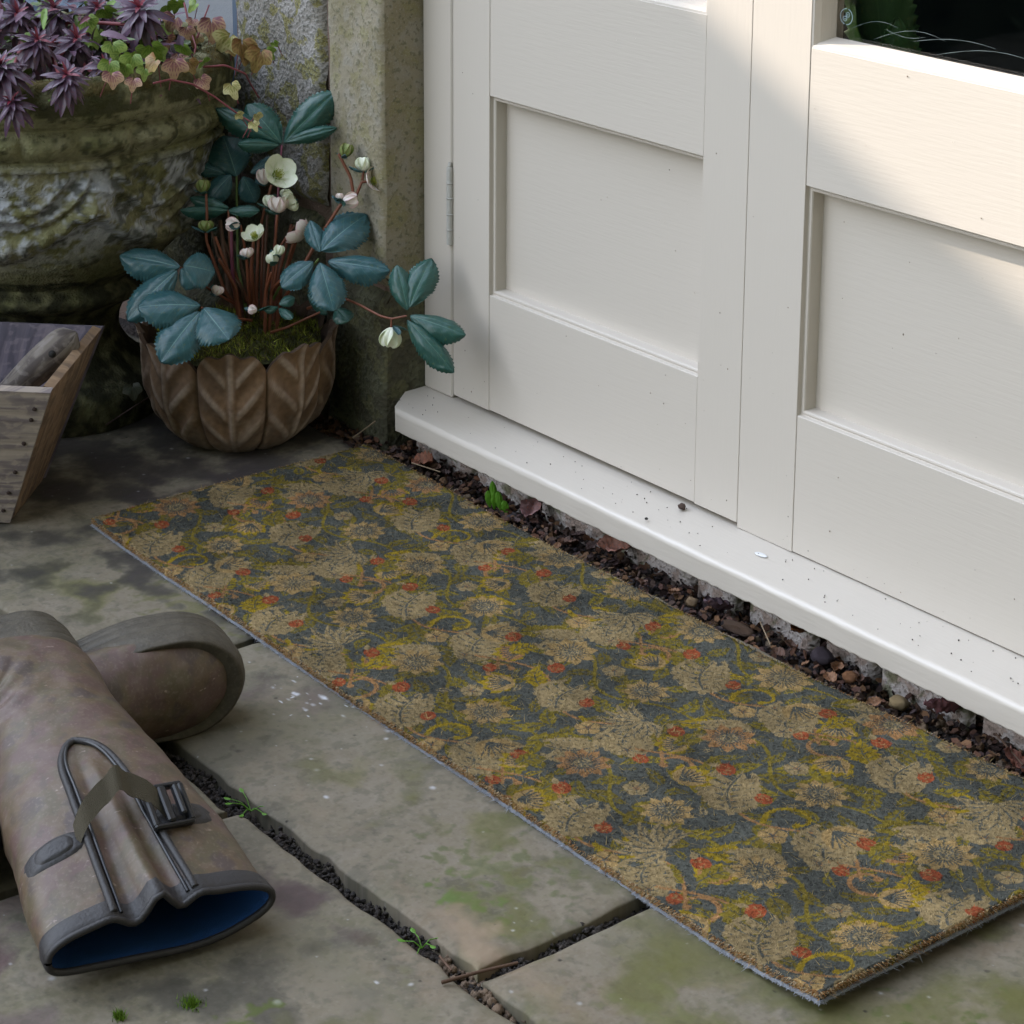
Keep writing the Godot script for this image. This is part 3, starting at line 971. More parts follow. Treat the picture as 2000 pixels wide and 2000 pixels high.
func frond(base: Vector2, tip: Vector2, w: float, cc: Color, ink: Color) -> void:
	# a feathery leaf: rounded lobes on both sides of a bent rib, inked veins
	var d := tip - base
	var nn := d.orthogonal().normalized()
	var bend := w * 0.16
	for k in 6:
		var t := 0.10 + 0.14 * k
		var m := base + d * t + nn * bend * sin(PI * t)
		var q := w * 0.52 * sin(PI * (0.22 + t * 0.68))
		for s in [-1.0, 1.0]:
			var e: Vector2 = m + nn * s * q + d * 0.16
			leaf2(m - d * 0.03, e, w * 0.26, cc, Color(0, 0, 0, 0), 2, s * 4.0)
			disc(e, w * 0.075, cc)
			disc(e + d.normalized() * w * 0.09 - nn * s * w * 0.05, w * 0.06, cc)
			disc(e - d.normalized() * w * 0.07 + nn * s * w * 0.02, w * 0.055, cc)
			curve([m, m + nn * s * q * 0.55 + d * 0.09, e - nn * s * 3.0], 2.8, 1.8, ink)
	leaf2(base + d * 0.7, tip + d * 0.08, w * 0.24, cc, Color(0, 0, 0, 0), 2)
	curve([base, base + d * 0.5 + nn * bend, tip], 10.0, 3.0, cc)
	curve([base + d * 0.1, base + d * 0.5 + nn * bend, tip], 3.0, 1.8, ink)

func scroll(c0: Vector2, r: float, turn: float, hand: float, cc: Color) -> void:
	var p := []
	for i in 9:
		var t := i / 8.0
		var a := turn + hand * t * 4.6
		p.append(c0 + Vector2(cos(a), sin(a)) * r * (1.0 - 0.72 * t))
	curve(p, 7.0, 4.0, cc)
	disc(p[8], 5.0, cc)

func mat_art() -> void:
	# a made-up allover of scrolling stems, leaves and garden flowers in slate, straw, olive and rust
	var w := 1440
	var h := 480
	art = Image.create(w, h, false, Image.FORMAT_RGB8)
	var slate := lin(0.062, 0.064, 0.056)
	var buff := lin(0.245, 0.163, 0.070)
	var straw := lin(0.205, 0.152, 0.078)
	var olive := lin(0.140, 0.106, 0.018)
	var gold := lin(0.210, 0.146, 0.014)
	var rust := lin(0.210, 0.052, 0.022)
	var peach := lin(0.225, 0.120, 0.052)
	art.fill(slate)
	var r := RandomNumberGenerator.new()
	r.seed = 23
	# a bed of overlapping olive leaves
	for gx in 40:
		for gy in 14:
			var p := Vector2((gx + r.randf_range(-0.3, 0.3)) * 37.0, (gy + r.randf_range(-0.3, 0.3)) * 36.0)
			var a := r.randf() * TAU
			var d := Vector2(cos(a), sin(a)) * r.randf_range(30, 52)
			var shade := r.randf_range(0.8, 1.2)
			leaf2(p - d * 0.5, p + d * 0.5, d.length() * r.randf_range(0.36, 0.56), lin(0.130 * shade, 0.100 * shade, 0.018), slate, [0, 4, 5, 6][r.randi() % 4], r.randf_range(-8, 8))
	# beds of stems and flowers, row over row, each a little different
	var K := 0.64
	for row in 3:
		for rep in 6:
			var o := Vector2(rep * 300.0 - 150.0 - row * 75.0, row * 172.0 - 40.0)
			var at := func(x: float, y: float) -> Vector2: return o + Vector2(x, y) * K
			var flip := 1.0 if (rep + row) % 2 == 0 else -1.0
			curve([at.call(-20, 110), at.call(110, 60), at.call(250, 150), at.call(390, 90), at.call(530, 110)], 4.5, 4.5, olive)
			curve([at.call(-10, 250), at.call(120, 190), at.call(280, 260), at.call(420, 190), at.call(530, 250)], 4.0, 4.0, peach)
			scroll(at.call(70, 240), 36 * K * 1.3, 0.4, flip, peach)
			scroll(at.call(335, 205), 40 * K * 1.3, 2.2, -flip, gold)
			scroll(at.call(470, 60), 34 * K * 1.3, 0.9, flip, olive)
			for q in [[170, 230, 95, 165, 60, 6], [178, 236, 262, 178, 56, 5], [250, 120, 335, 60, 52, 5], [430, 120, 505, 60, 54, 5], [395, 230, 480, 195, 54, 5], [20, 190, 40, 110, 46, 5]]:
				leaf2(at.call(q[0], q[1]), at.call(q[2], q[3] + flip * 14.0), q[4] * K * r.randf_range(0.85, 1.15), olive if r.randf() < 0.7 else gold, slate, q[5], 6.0)
			frond(at.call(250, 270), at.call(190 + flip * 20.0, 165), 96 * K, straw, slate)
			frond(at.call(470, 270), at.call(400, 190 + flip * 24.0), 92 * K, straw, slate)
			frond(at.call(60, 40), at.call(0, 100), 84 * K, straw, slate)
			daisy(at.call(75 + flip * 14.0, 90), r.randf_range(50, 60) * K, 8 + (rep + row) % 4, [buff, peach, buff][rep % 3], straw, slate, r.randf())
			daisy(at.call(300, 95 - flip * 12.0), r.randf_range(46, 62) * K, 9 + rep % 3, buff, straw, slate, r.randf())
			if (rep + row) % 2 == 0:
				for k in 9:
					var a := -0.6 + k * 0.40 + row
					leaf2(at.call(385, 165), at.call(385, 165) + Vector2(cos(a), sin(a)) * (92.0 - 6.0 * absf(k - 4.0)) * K * 1.1, 22 * K, straw, slate, 0, 7.0)
			else:
				tulip(at.call(395, 175), 64 * K, r.randf() * TAU, buff, straw, slate)
			tulip(at.call(120, 265), 54 * K, r.randf() * TAU, buff, gold, slate)
			tulip(at.call(500, 170), 48 * K, r.randf() * TAU, peach if rep % 2 == 0 else buff, gold, slate)
			for q in [[210, 75, 24], [350, 265, 26], [450, 265, 22]]:
				var f: Vector2 = at.call(q[0] + r.randf_range(-10, 10), q[1])
				for k in 5:
					var a := TAU * k / 5.0
					disc(f + Vector2(cos(a), sin(a)) * q[2] * 0.5 * K, q[2] * 0.5 * K, straw if q[2] < 25 else buff)
				disc(f, q[2] * 0.26 * K, peach)
				for k in 5:
					var a := TAU * (k + 0.5) / 5.0
					curve([f, f + Vector2(cos(a), sin(a)) * q[2] * 0.8 * K], 1.5, 1.0, slate)
			for q in [[128, 165, 21], [262, 200, 18], [455, 150, 20], [30, 260, 17]]:
				var f: Vector2 = at.call(q[0] + r.randf_range(-16, 16), q[1] + r.randf_range(-12, 12))
				var z: float = q[2] * K
				disc(f, z, rust, 0.82, r.randf())
				for k in 8:
					disc(f + Vector2(r.randf_range(-0.6, 0.6), r.randf_range(-0.5, 0.5)) * z, 1.5, peach)
				leaf2(f - Vector2(z * 0.7, 0), f - Vector2(z * 1.7, flip * 8.0), 9, straw, Color(0, 0, 0, 0))
	# little sprigs wherever the ground still shows
	for i in 2600:
		var p := Vector2(r.randf_range(4, w - 5), r.randf_range(4, h - 5))
		var a := r.randf() * TAU
		var d := Vector2(cos(a), sin(a)) * r.randf_range(10, 26)
		var free := true
		for k in 5:
			var q := p + d * (k * 0.3 - 0.1)
			for s in [-6.0, 6.0]:
				var e: Vector2 = q + d.orthogonal().normalized() * s * 0.6
				if e.x < 1 or e.y < 1 or e.x > w - 2 or e.y > h - 2 or not art.get_pixelv(Vector2i(e)).is_equal_approx(_slate(slate)):
					free = false
		if free:
			leaf2(p, p + d, d.length() * 0.42, [olive, straw, gold, olive][r.randi() % 4], slate, 0, 2.0)

var _slate_cache := Color(-1, 0, 0)
func _slate(cc: Color) -> Color:
	if _slate_cache.r < 0.0:
		var im := Image.create(1, 1, false, Image.FORMAT_RGB8)
		im.fill(cc)
		_slate_cache = im.get_pixel(0, 0)
	return _slate_cache

func fade_art() -> void:
	# trodden print: patches of paler and dirtier coir
	var a := nz(115, 0.008, 1440, 480, 4)
	var b := nz(116, 0.12, 1440, 480, 3)
	var d := art.get_data()
	for i in 1440 * 480:
		var k := 0.80 + 0.36 * a[i] / 255.0 + 0.34 * (b[i] / 255.0 - 0.5)
		for q in 3:
			d[i * 3 + q] = clampi(int(d[i * 3 + q] * k), 0, 255)
	art = Image.create_from_data(1440, 480, false, Image.FORMAT_RGB8, d)

func mat_at(u: float, t: float) -> Vector3:
	# u along the mat (0 .. 1), t across it from the door outward
	var x := lerpf(-0.043, 1.106, u)
	var z0 := 0.1005 + 0.0135 * sin(PI * clampf(u, 0.0, 1.0))
	var z1 := lerpf(0.477, 0.4905, u) + 0.004 * sin(PI * clampf(u, 0.0, 1.0))
	var y := 0.0102 + 0.009 * pow(clampf((u - 0.9) / 0.1, 0.0, 1.0), 1.6) + 0.0012 * sin(u * 17.0 + t * 3.0)
	return Vector3(x, y, lerpf(z0, z1, t))

func build_mat() -> void:
	mat_art()
	fade_art()
	var m := thing("doormat", "long coir doormat printed with scrolling leaves and flowers on slate grey", "doormat")
	# woven backing
	var n := fnoise(111, 60.0, 3)
	for layer in 2:
		var mb := MB.new()
		var top: float = [-0.0070, 0.0][layer]
		var low: float = [-0.0098, -0.0068][layer]
		var inset: float = [0.0, 0.0012][layer]
		var lim := func(q: float) -> float: return clampf(q, 0.0, 1.0)
		var f := func(a: float, b: float) -> Vector3:
			var p := mat_at(lim.call(a), lim.call(b))
			var edge: float = n.get_noise_2d(p.x * 3.0, p.z * 3.0) * (0.0012 if layer == 0 else 0.0024)
			if a < 0.0005 or a > 0.9995:
				p.x += edge - inset * signf(a - 0.5)
			if b < 0.0005 or b > 0.9995:
				p.z += edge - inset * signf(b - 0.5)
			p.y += low if (a < 0.0 or a > 1.0 or b < 0.0 or b > 1.0) else top
			return p
		var us := PackedFloat32Array([-0.0001])
		us.append_array(steps(230))
		us.append(1.0001)
		var vs := PackedFloat32Array([-0.0001])
		vs.append_array(steps(70))
		vs.append(1.0001)
		mb.grid(vs, us, func(a: float, b: float) -> Vector3: return f.call(b, a))
		for i in mb.uv.size():
			mb.uv[i] = Vector2(clampf(mb.uv[i].y, 0.002, 0.998), clampf(mb.uv[i].x, 0.002, 0.998))
		if layer == 0:
			put("backing", mb, mat(lin(0.24, 0.26, 0.30), 0.8, {"bump": M.grit, "relief": 0.1, "scale": Vector3(12, 12, 12)}), m)
		else:
			var pm := mat(Color.WHITE, 0.95, {"tex": ImageTexture.create_from_image(art), "spec": 0.2})
			put("pile", mb, pm, m)
	# upright coir fibres that carry the print, and straw-coloured stray ones
	var r := RandomNumberGenerator.new()
	r.seed = 5
	var v := PackedVector3Array()
	var nn := PackedVector3Array()
	var c := PackedColorArray()
	for i in 200000:
		var u := r.randf()
		var t := r.randf()
		var p := mat_at(u, t)
		var cc := art.get_pixel(clampi(int(u * 1440.0), 0, 1439), clampi(int(t * 480.0), 0, 479)).srgb_to_linear()
		var len_ := r.randf_range(0.0014, 0.0036)
		var a := r.randf() * TAU
		var lean := Vector3(cos(a), 0, sin(a))
		var across := Vector3(-sin(a), 0, cos(a)) * 0.00055
		if i % 45 == 0:
			len_ = r.randf_range(0.006, 0.013)
			cc = Color(0.30, 0.22, 0.09) * r.randf_range(0.6, 1.15)
			lean = lean * 2.2
			across *= 0.5
		else:
			cc = cc * r.randf_range(0.4, 1.7)
		var tipdir := (Vector3(0, r.randf_range(0.15, 0.75), 0) + lean).normalized()
		v.append(p - across - Vector3(0, 0.0004, 0))
		v.append(p + across - Vector3(0, 0.0004, 0))
		v.append(p + tipdir * len_)
		var q := tipdir.cross(across).normalized()
		q = q if q.y > 0.0 else -q
		for k in 3:
			nn.append(q)
			c.append(cc)
	# the cut edge: a fringe of rust-brown ends with pale threads of the backing
	for side in 4:
		var count: int = [9000, 11000, 3200, 3200][side]
		for i in count:
			var q := r.randf()
			var p: Vector3
			var outw: Vector3
			match side:
				0:
					p = mat_at(q, 0.0)
					outw = Vector3(0, 0, -1)
				1:
					p = mat_at(q, 1.0)
					outw = Vector3(0, 0, 1)
				2:
					p = mat_at(0.0, q)
					outw = Vector3(-1, 0, 0)
				_:
					p = mat_at(1.0, q)
					outw = Vector3(1, 0, 0)
			var thread := r.randf() < 0.42
			p.y += r.randf_range(-0.0096, -0.0065) if thread else r.randf_range(-0.0060, 0.0005)
			var dir := (outw * r.randf_range(0.3, 1.0) + Vector3(r.randf_range(-0.7, 0.7), r.randf_range(-0.5, 0.25), r.randf_range(-0.7, 0.7)))
			var len_ := r.randf_range(0.001, 0.0032)
			if r.randf() < 0.03:
				len_ *= 2.6
			dir = dir.normalized()
			var across := dir.cross(Vector3.UP).normalized() * 0.0004
			var cc: Color = Color(0.32, 0.33, 0.36) if thread else [Color(0.27, 0.125, 0.04), Color(0.17, 0.08, 0.03), Color(0.34, 0.22, 0.10), Color(0.38, 0.30, 0.19)][r.randi() % 4]
			v.append(p - across - outw * 0.001)
			v.append(p + across - outw * 0.001)
			v.append(p + dir.normalized() * len_)
			var fl := dir.cross(across).normalized()
			fl = fl if fl.y > 0.0 else -fl
			for k in 3:
				nn.append(fl)
				c.append(cc * r.randf_range(0.7, 1.2))
	for i in range(0, v.size(), 3):
		if (v[i + 2] - v[i]).cross(v[i + 1] - v[i]).dot(nn[i]) < 0.0:
			var s := v[i]
			v[i] = v[i + 1]
			v[i + 1] = s
	var arr := []
	arr.resize(Mesh.ARRAY_MAX)
	arr[Mesh.ARRAY_VERTEX] = v
	arr[Mesh.ARRAY_NORMAL] = nn
	arr[Mesh.ARRAY_COLOR] = c
	var am := ArrayMesh.new()
	am.add_surface_from_arrays(Mesh.PRIMITIVE_TRIANGLES, arr)
	var fo := put("fibres", am, mat(Color.WHITE, 0.85, {"vc": true, "spec": 0.3}), m)
	fo.set_meta("kind", "stuff")

# ---------------------------------------------------------------- pots
func blade_mesh() -> ArrayMesh:
	var mb := MB.new()
	mb.grid(PackedFloat32Array([-0.5, 0.5]), steps(3), func(u: float, t: float) -> Vector3:
		return Vector3(u * 0.16 * (1.0 - t * 0.9), t, 0.35 * t * t))
	return mb.mesh()

func leaf_pot() -> void:
	var at := Vector3(-0.196, 0.0, 0.186)
	var p := thing("leaf_pot", "brown earthenware pot shaped as overlapping veined leaves, beside the stone jamb", "flower pot", "", at)
	var n := fnoise(121, 40.0, 4)
	var n2 := fnoise(122, 9.0, 3)
	var N := 8.0
	var front := atan2(-0.59, 0.81)
	var shape := func(u: float, t: float, inner: float) -> Vector3:
		var a := u * TAU + front
		var q := fposmod(u * N + 0.5, 1.0) * 2.0 - 1.0
		var s := absf(q)
		var rim := 0.126 + 0.015 * (1.0 - pow(s, 2.2)) + 0.0045 * cos(q * 10.0) * (1.0 - s * s) - 0.014 * pow(s, 9.0)
		var y := rim * t
		var k := clampf(y / 0.135, 0.0, 1.1)
		var r := 0.079 + 0.033 * sin(minf(k * 1.6, 1.0) * PI / 2.0) + 0.001 * k
		if t > 0.8:
			r += (0.006 + 0.003 * cos(q * 10.0)) * pow((t - 0.8) / 0.2, 2.0) * (1.0 - 0.5 * s)
		# leaf relief: bulge, midrib, slanting veins, a crease where two leaves meet
		var w := minf(1.0, t * 5.0) * clampf((1.02 - t) * 9.0, 0.3, 1.0)
		var vein := sin((y * 66.0 - s * 3.4) * 2.2)
		r += 0.004 * (1.0 - s * s) - 0.006 * pow(s, 14.0)
		r += w * 0.0028 * vein * smoothstep(0.06, 0.2, s) * (1.0 - pow(s, 5.0)) + w * 0.0035 * (1.0 - smoothstep(0.0, 0.13, s))
		if y < 0.030:
			r -= 0.014 * pow(1.0 - y / 0.030, 2.0)
		r += n.get_noise_3d(cos(a) * 0.1, y, sin(a) * 0.1) * 0.0009 - inner
		return Vector3(cos(a) * r, maxf(y, 0.0) + (0.008 if inner > 0.0 and y < 0.008 else 0.0), -sin(a) * r)
	var mb := MB.new()
	var dusty := func(v: Vector3) -> Color:
		var a := atan2(-v.z, v.x)
		var u := (a - front) / TAU
		var q := fposmod(u * N + 0.5, 1.0) * 2.0 - 1.0
		var s := absf(q)
		var vein := sin((v.y * 66.0 - s * 3.4) * 2.2)
		var hi := smoothstep(0.35, 0.95, vein) * smoothstep(0.08, 0.2, s) * (1.0 - pow(s, 5.0))
		hi = maxf(hi, 1.0 - smoothstep(0.03, 0.12, s))
		hi *= 0.45 + 0.75 * clampf(n2.get_noise_3dv(v * 2.0) + 0.5 + n.get_noise_3dv(v * 2.0) * 0.7, 0.0, 1.0)
		var base := Color(0.215, 0.130, 0.072).lerp(Color(0.135, 0.085, 0.052), clampf(0.5 + n2.get_noise_3dv(v) * 1.4, 0.0, 1.0))
		var low := clampf(1.0 - v.y / 0.055 + n2.get_noise_3dv(v * 3.0) * 0.9, 0.0, 1.0)
		base = base.lerp(Color(0.26, 0.20, 0.15), low * 0.8)
		base = base.lerp(Color(0.42, 0.33, 0.26), clampf(hi, 0.0, 1.0) * 0.75)
		if s > 0.975:
			base = base * 0.6
		return base * (1.0 + 0.35 * n.get_noise_3dv(v * 3.0))
	mb.tint = dusty
	mb.grid(steps(384), steps(72), func(u: float, t: float) -> Vector3: return shape.call(u, t, 0.0), true)
	M.earthenware = mat(Color.WHITE, 0.9, {"vc": true, "bump": M.grit, "relief": 0.06, "scale": Vector3(9, 9, 9)})
	put("wall", mb, M.earthenware, p)
	mb = MB.new()
	mb.col = Color(0.07, 0.042, 0.027)
	mb.grid(steps(192), steps(30), func(u: float, t: float) -> Vector3: return shape.call(1.0 - u, lerpf(0.15, 1.0, t), 0.0055), true)
	mb.grid(steps(192), steps(1), func(u: float, t: float) -> Vector3: return shape.call(u, 1.0, 0.0055 * t), true)
	put("lining", mb, M.earthenware, p)
	# compost and moss
	mb = MB.new()
	mb.grid(steps(48), steps(12), func(u: float, t: float) -> Vector3:
		var a := u * TAU
		var r := 0.103 * t
		return Vector3(cos(a) * r, 0.138 - 0.018 * pow(t, 3.0) + n2.get_noise_2d(cos(a) * r * 3.0, sin(a) * r * 3.0) * 0.008, -sin(a) * r), true)
	var fl := mb.ix
	for i in range(0, fl.size(), 3):
		var s := fl[i]
		fl[i] = fl[i + 1]
		fl[i + 1] = s
	mb.ix = fl
	put("moss_bed", mb, mat(lin(0.050, 0.052, 0.014), 0.95, {"bump": M.fine, "relief": 0.4, "scale": Vector3(9, 9, 9)}), p)
	var list := []
	var tuft := fnoise(123, 26.0, 3)
	for i in 9000:
		var a := rng.randf() * TAU
		var r := 0.102 * sqrt(rng.randf())
		var x := cos(a) * r
		var z := sin(a) * r
		var d := tuft.get_noise_2d(x, z)
		if d < -0.3:
			continue
		var y := 0.137 - 0.018 * pow(r / 0.1085, 3.0) + n2.get_noise_2d(x * 3.0, -z * 3.0) * 0.008 + rng.randf() * 0.007 * (0.6 + d)
		var s := rng.randf_range(0.0035, 0.010)
		var b := Basis.from_euler(Vector3(rng.randf_range(-1.1, 0.9), rng.randf() * TAU, rng.randf_range(-0.8, 0.8))).scaled(Vector3.ONE * s)
		var cc: Color = [Color(0.08, 0.095, 0.016), Color(0.15, 0.17, 0.025), Color(0.24, 0.26, 0.04), Color(0.10, 0.075, 0.028), Color(0.08, 0.08, 0.02)][rng.randi() % 5]
		list.append([Transform3D(b, Vector3(x, y, z)), cc * rng.randf_range(0.7, 1.4) * (0.8 + d)])
	M.moss = mat(Color.WHITE, 0.9, {"vc": true, "spec": 0.2})
	scatter("moss", blade_mesh(), M.moss, list, p)

func urn() -> void:
	var at := Vector3(-0.44, 0.0, 0.315)
	var o := thing("stone_urn", "large weathered stone urn with carved swags, moss and lichen, behind the wooden trug", "urn", "", at)
	var keys := [[0.140, 0.0], [0.142, 0.030], [0.136, 0.046], [0.118, 0.058], [0.092, 0.086], [0.086, 0.115], [0.098, 0.142], [0.118, 0.153], [0.130, 0.162], [0.131, 0.172], [0.120, 0.181], [0.124, 0.188], [0.150, 0.208], [0.176, 0.236], [0.197, 0.272], [0.211, 0.31], [0.219, 0.342], [0.221, 0.358], [0.227, 0.361], [0.228, 0.368], [0.224, 0.372], [0.229, 0.380], [0.234, 0.392], [0.232, 0.404], [0.226, 0.411], [0.231, 0.415], [0.236, 0.420], [0.240, 0.428], [0.2415, 0.445], [0.238, 0.458], [0.229, 0.467], [0.216, 0.470], [0.204, 0.464], [0.198, 0.44]]
	var n := fnoise(131, 7.0, 4)
	var n2 := fnoise(132, 28.0, 4)
	var n3 := fnoise(133, 90.0, 3)
	var prof := PackedVector2Array()
	for i in keys.size() - 1:
		for k in 5:
			var a := Vector2(keys[maxi(i - 1, 0)][0], keys[maxi(i - 1, 0)][1])
			var b := Vector2(keys[i][0], keys[i][1])
			var c2 := Vector2(keys[i + 1][0], keys[i + 1][1])
			var d := Vector2(keys[mini(i + 2, keys.size() - 1)][0], keys[mini(i + 2, keys.size() - 1)][1])
			prof.append(b.cubic_interpolate(c2, a, d, k / 5.0))
	prof.append(Vector2(0.198, 0.44))
	# even steps along the profile
	var even := PackedVector2Array([prof[0]])
	for i in range(1, prof.size()):
		var a := prof[i - 1]
		var b := prof[i]
		var k := maxi(1, int(round(a.distance_to(b) / 0.0028)))
		for s in k:
			even.append(a.lerp(b, float(s + 1) / k))
	prof = even
	# carving: swags with bosses, scrolling leaves, a row of ovals under the rim
	var carve := func(a: float, y: float) -> float:
		var e := 0.0
		if y > 0.374 and y < 0.410:
			var q := fposmod(a * 22.0 / TAU, 1.0) - 0.5
			e += 0.011 * sqrt(maxf(0.0, 1.0 - q * q * 5.0)) * sin((y - 0.374) / 0.036 * PI)
		if y > 0.20 and y < 0.352:
			var s := fposmod(a * 5.0 / TAU + 0.18, 1.0) * 2.0 - 1.0
			var mid := 0.252 + 0.062 * s * s
			var d := absf(y - mid)
			e += 0.019 * maxf(0.0, 1.0 - pow(d / (0.020 - 0.006 * absf(s)), 2.0)) * (0.8 + 0.2 * sin(s * 34.0))
			for k in 2:
				var m2 := mid + 0.033 + 0.022 * k
				e += 0.008 * maxf(0.0, 1.0 - pow((y - m2 - 0.012 * sin(s * 7.0 + k)) / 0.007, 2.0))
			var boss := Vector2((1.0 - absf(s)) * 0.125, y - 0.318).length()
			e += 0.024 * maxf(0.0, 1.0 - pow(boss / 0.030, 2.0)) - 0.005 * maxf(0.0, 1.0 - pow((boss - 0.016) / 0.004, 2.0))
			var scroll2 := Vector2(s * 0.125 - 0.045, y - 0.305)
			e += 0.004 * sin(scroll2.length() * 420.0) * maxf(0.0, 1.0 - scroll2.length() / 0.034)
		return e
	var mb := MB.new()
	mb.tint = func(v: Vector3) -> Color:
		var b := clampf(0.5 + n.get_noise_3dv(v) * 1.3, 0.0, 1.0)
		var g := n2.get_noise_3dv(v)
		var f := n3.get_noise_3dv(v)
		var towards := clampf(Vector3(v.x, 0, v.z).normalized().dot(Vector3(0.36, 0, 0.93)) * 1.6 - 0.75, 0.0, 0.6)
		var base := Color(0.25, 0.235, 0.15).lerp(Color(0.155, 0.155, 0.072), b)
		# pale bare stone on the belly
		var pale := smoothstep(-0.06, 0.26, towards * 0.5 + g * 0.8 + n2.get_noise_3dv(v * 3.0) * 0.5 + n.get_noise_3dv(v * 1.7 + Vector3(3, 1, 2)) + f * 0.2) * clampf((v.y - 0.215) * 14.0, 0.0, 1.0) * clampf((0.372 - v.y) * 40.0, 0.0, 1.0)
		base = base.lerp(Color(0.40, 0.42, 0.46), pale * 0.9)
		# moss and black algae
		var moss := smoothstep(-0.12, 0.34, g * 0.8 + n2.get_noise_3dv(v * 2.6) * 0.6 + n.get_noise_3dv(v * 2.3) * 0.5 + f * 0.5 - 0.06 - towards * 0.35 - (0.16 if v.y > 0.41 and v.y < 0.424 else 0.0))
		if v.y > 0.43:
			moss = maxf(moss, smoothstep(-0.2, 0.2, g + 0.25))
		base = base.lerp(Color(0.040, 0.042, 0.014).lerp(Color(0.022, 0.022, 0.014), clampf(0.5 + f, 0.0, 1.0)), moss * 0.8)
		if v.y > 0.452:
			base = base.lerp(Color(0.075, 0.055, 0.018), clampf(0.4 + g * 1.6, 0.0, 1.0) * 0.8)
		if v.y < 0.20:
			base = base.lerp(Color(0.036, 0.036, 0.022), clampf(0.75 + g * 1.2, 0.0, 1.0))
		return base * (1.0 + 0.45 * f)
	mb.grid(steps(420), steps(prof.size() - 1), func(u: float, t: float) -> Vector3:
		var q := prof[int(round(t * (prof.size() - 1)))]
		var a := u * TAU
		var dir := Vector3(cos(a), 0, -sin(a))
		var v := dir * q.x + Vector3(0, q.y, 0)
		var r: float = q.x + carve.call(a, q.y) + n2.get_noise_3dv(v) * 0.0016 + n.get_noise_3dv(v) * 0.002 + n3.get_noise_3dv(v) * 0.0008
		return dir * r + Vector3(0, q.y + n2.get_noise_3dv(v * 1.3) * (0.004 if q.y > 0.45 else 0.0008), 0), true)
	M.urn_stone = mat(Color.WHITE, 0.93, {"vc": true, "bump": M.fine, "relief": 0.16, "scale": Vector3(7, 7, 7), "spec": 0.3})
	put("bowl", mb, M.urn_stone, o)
	mb = MB.new()
	mb.grid(steps(40), steps(8), func(u: float, t: float) -> Vector3:
		var a := -u * TAU
		return Vector3(cos(a) * 0.202 * t, 0.452 + 0.012 * (1.0 - t), -sin(a) * 0.202 * t), true)
	put("compost", mb, M.soil, o)
	# moss cushions on the rim and in the carving
	var list := []
	for i in 7000:
		var a := rng.randf() * TAU
		var dir := Vector3(cos(a), 0, -sin(a))
		if dir.dot(Vector3(0.77, 0, 0.6)) < -0.2:
			continue
		var y := 0.0
		var r := 0.0
		var up := Vector3.UP
		var cc := Color(0.095, 0.062, 0.016)
		if i % 3 != 0:
			r = rng.randf_range(0.204, 0.240)
			y = 0.470 - 0.02 * pow(maxf(0.0, (r - 0.218) / 0.022), 2.0) + rng.randf_range(-0.002, 0.002)
			if n2.get_noise_3dv(dir * 0.23 + Vector3(0, 0.46, 0)) < -0.22:
				continue
			cc = [Color(0.10, 0.062, 0.014), Color(0.06, 0.055, 0.014), Color(0.14, 0.095, 0.022), Color(0.035, 0.038, 0.012)][rng.randi() % 4]
		else:
			var q := prof[rng.randi_range(int(prof.size() * 0.4), int(prof.size() * 0.86))]
			y = q.y
			r = q.x + carve.call(a, q.y) + 0.002
			if n2.get_noise_3dv(dir * q.x + Vector3(0, q.y, 0)) < 0.12:
				continue
			up = (dir + Vector3(0, 0.4, 0)).normalized()
			cc = [Color(0.04, 0.045, 0.012), Color(0.065, 0.07, 0.016), Color(0.028, 0.03, 0.012)][rng.randi() % 3]
		var s := rng.randf_range(0.002, 0.0055)
		var b := frame_of(any_turn() * Vector3.RIGHT, up) * Basis.from_euler(Vector3(rng.randf_range(-0.7, 0.7), rng.randf() * TAU, rng.randf_range(-0.7, 0.7)))
		list.append([Transform3D(b.scaled(Vector3.ONE * s), dir * r + Vector3(0, y, 0)), cc * rng.randf_range(0.6, 1.25)])
	scatter("moss", blade_mesh(), M.moss, list, o)

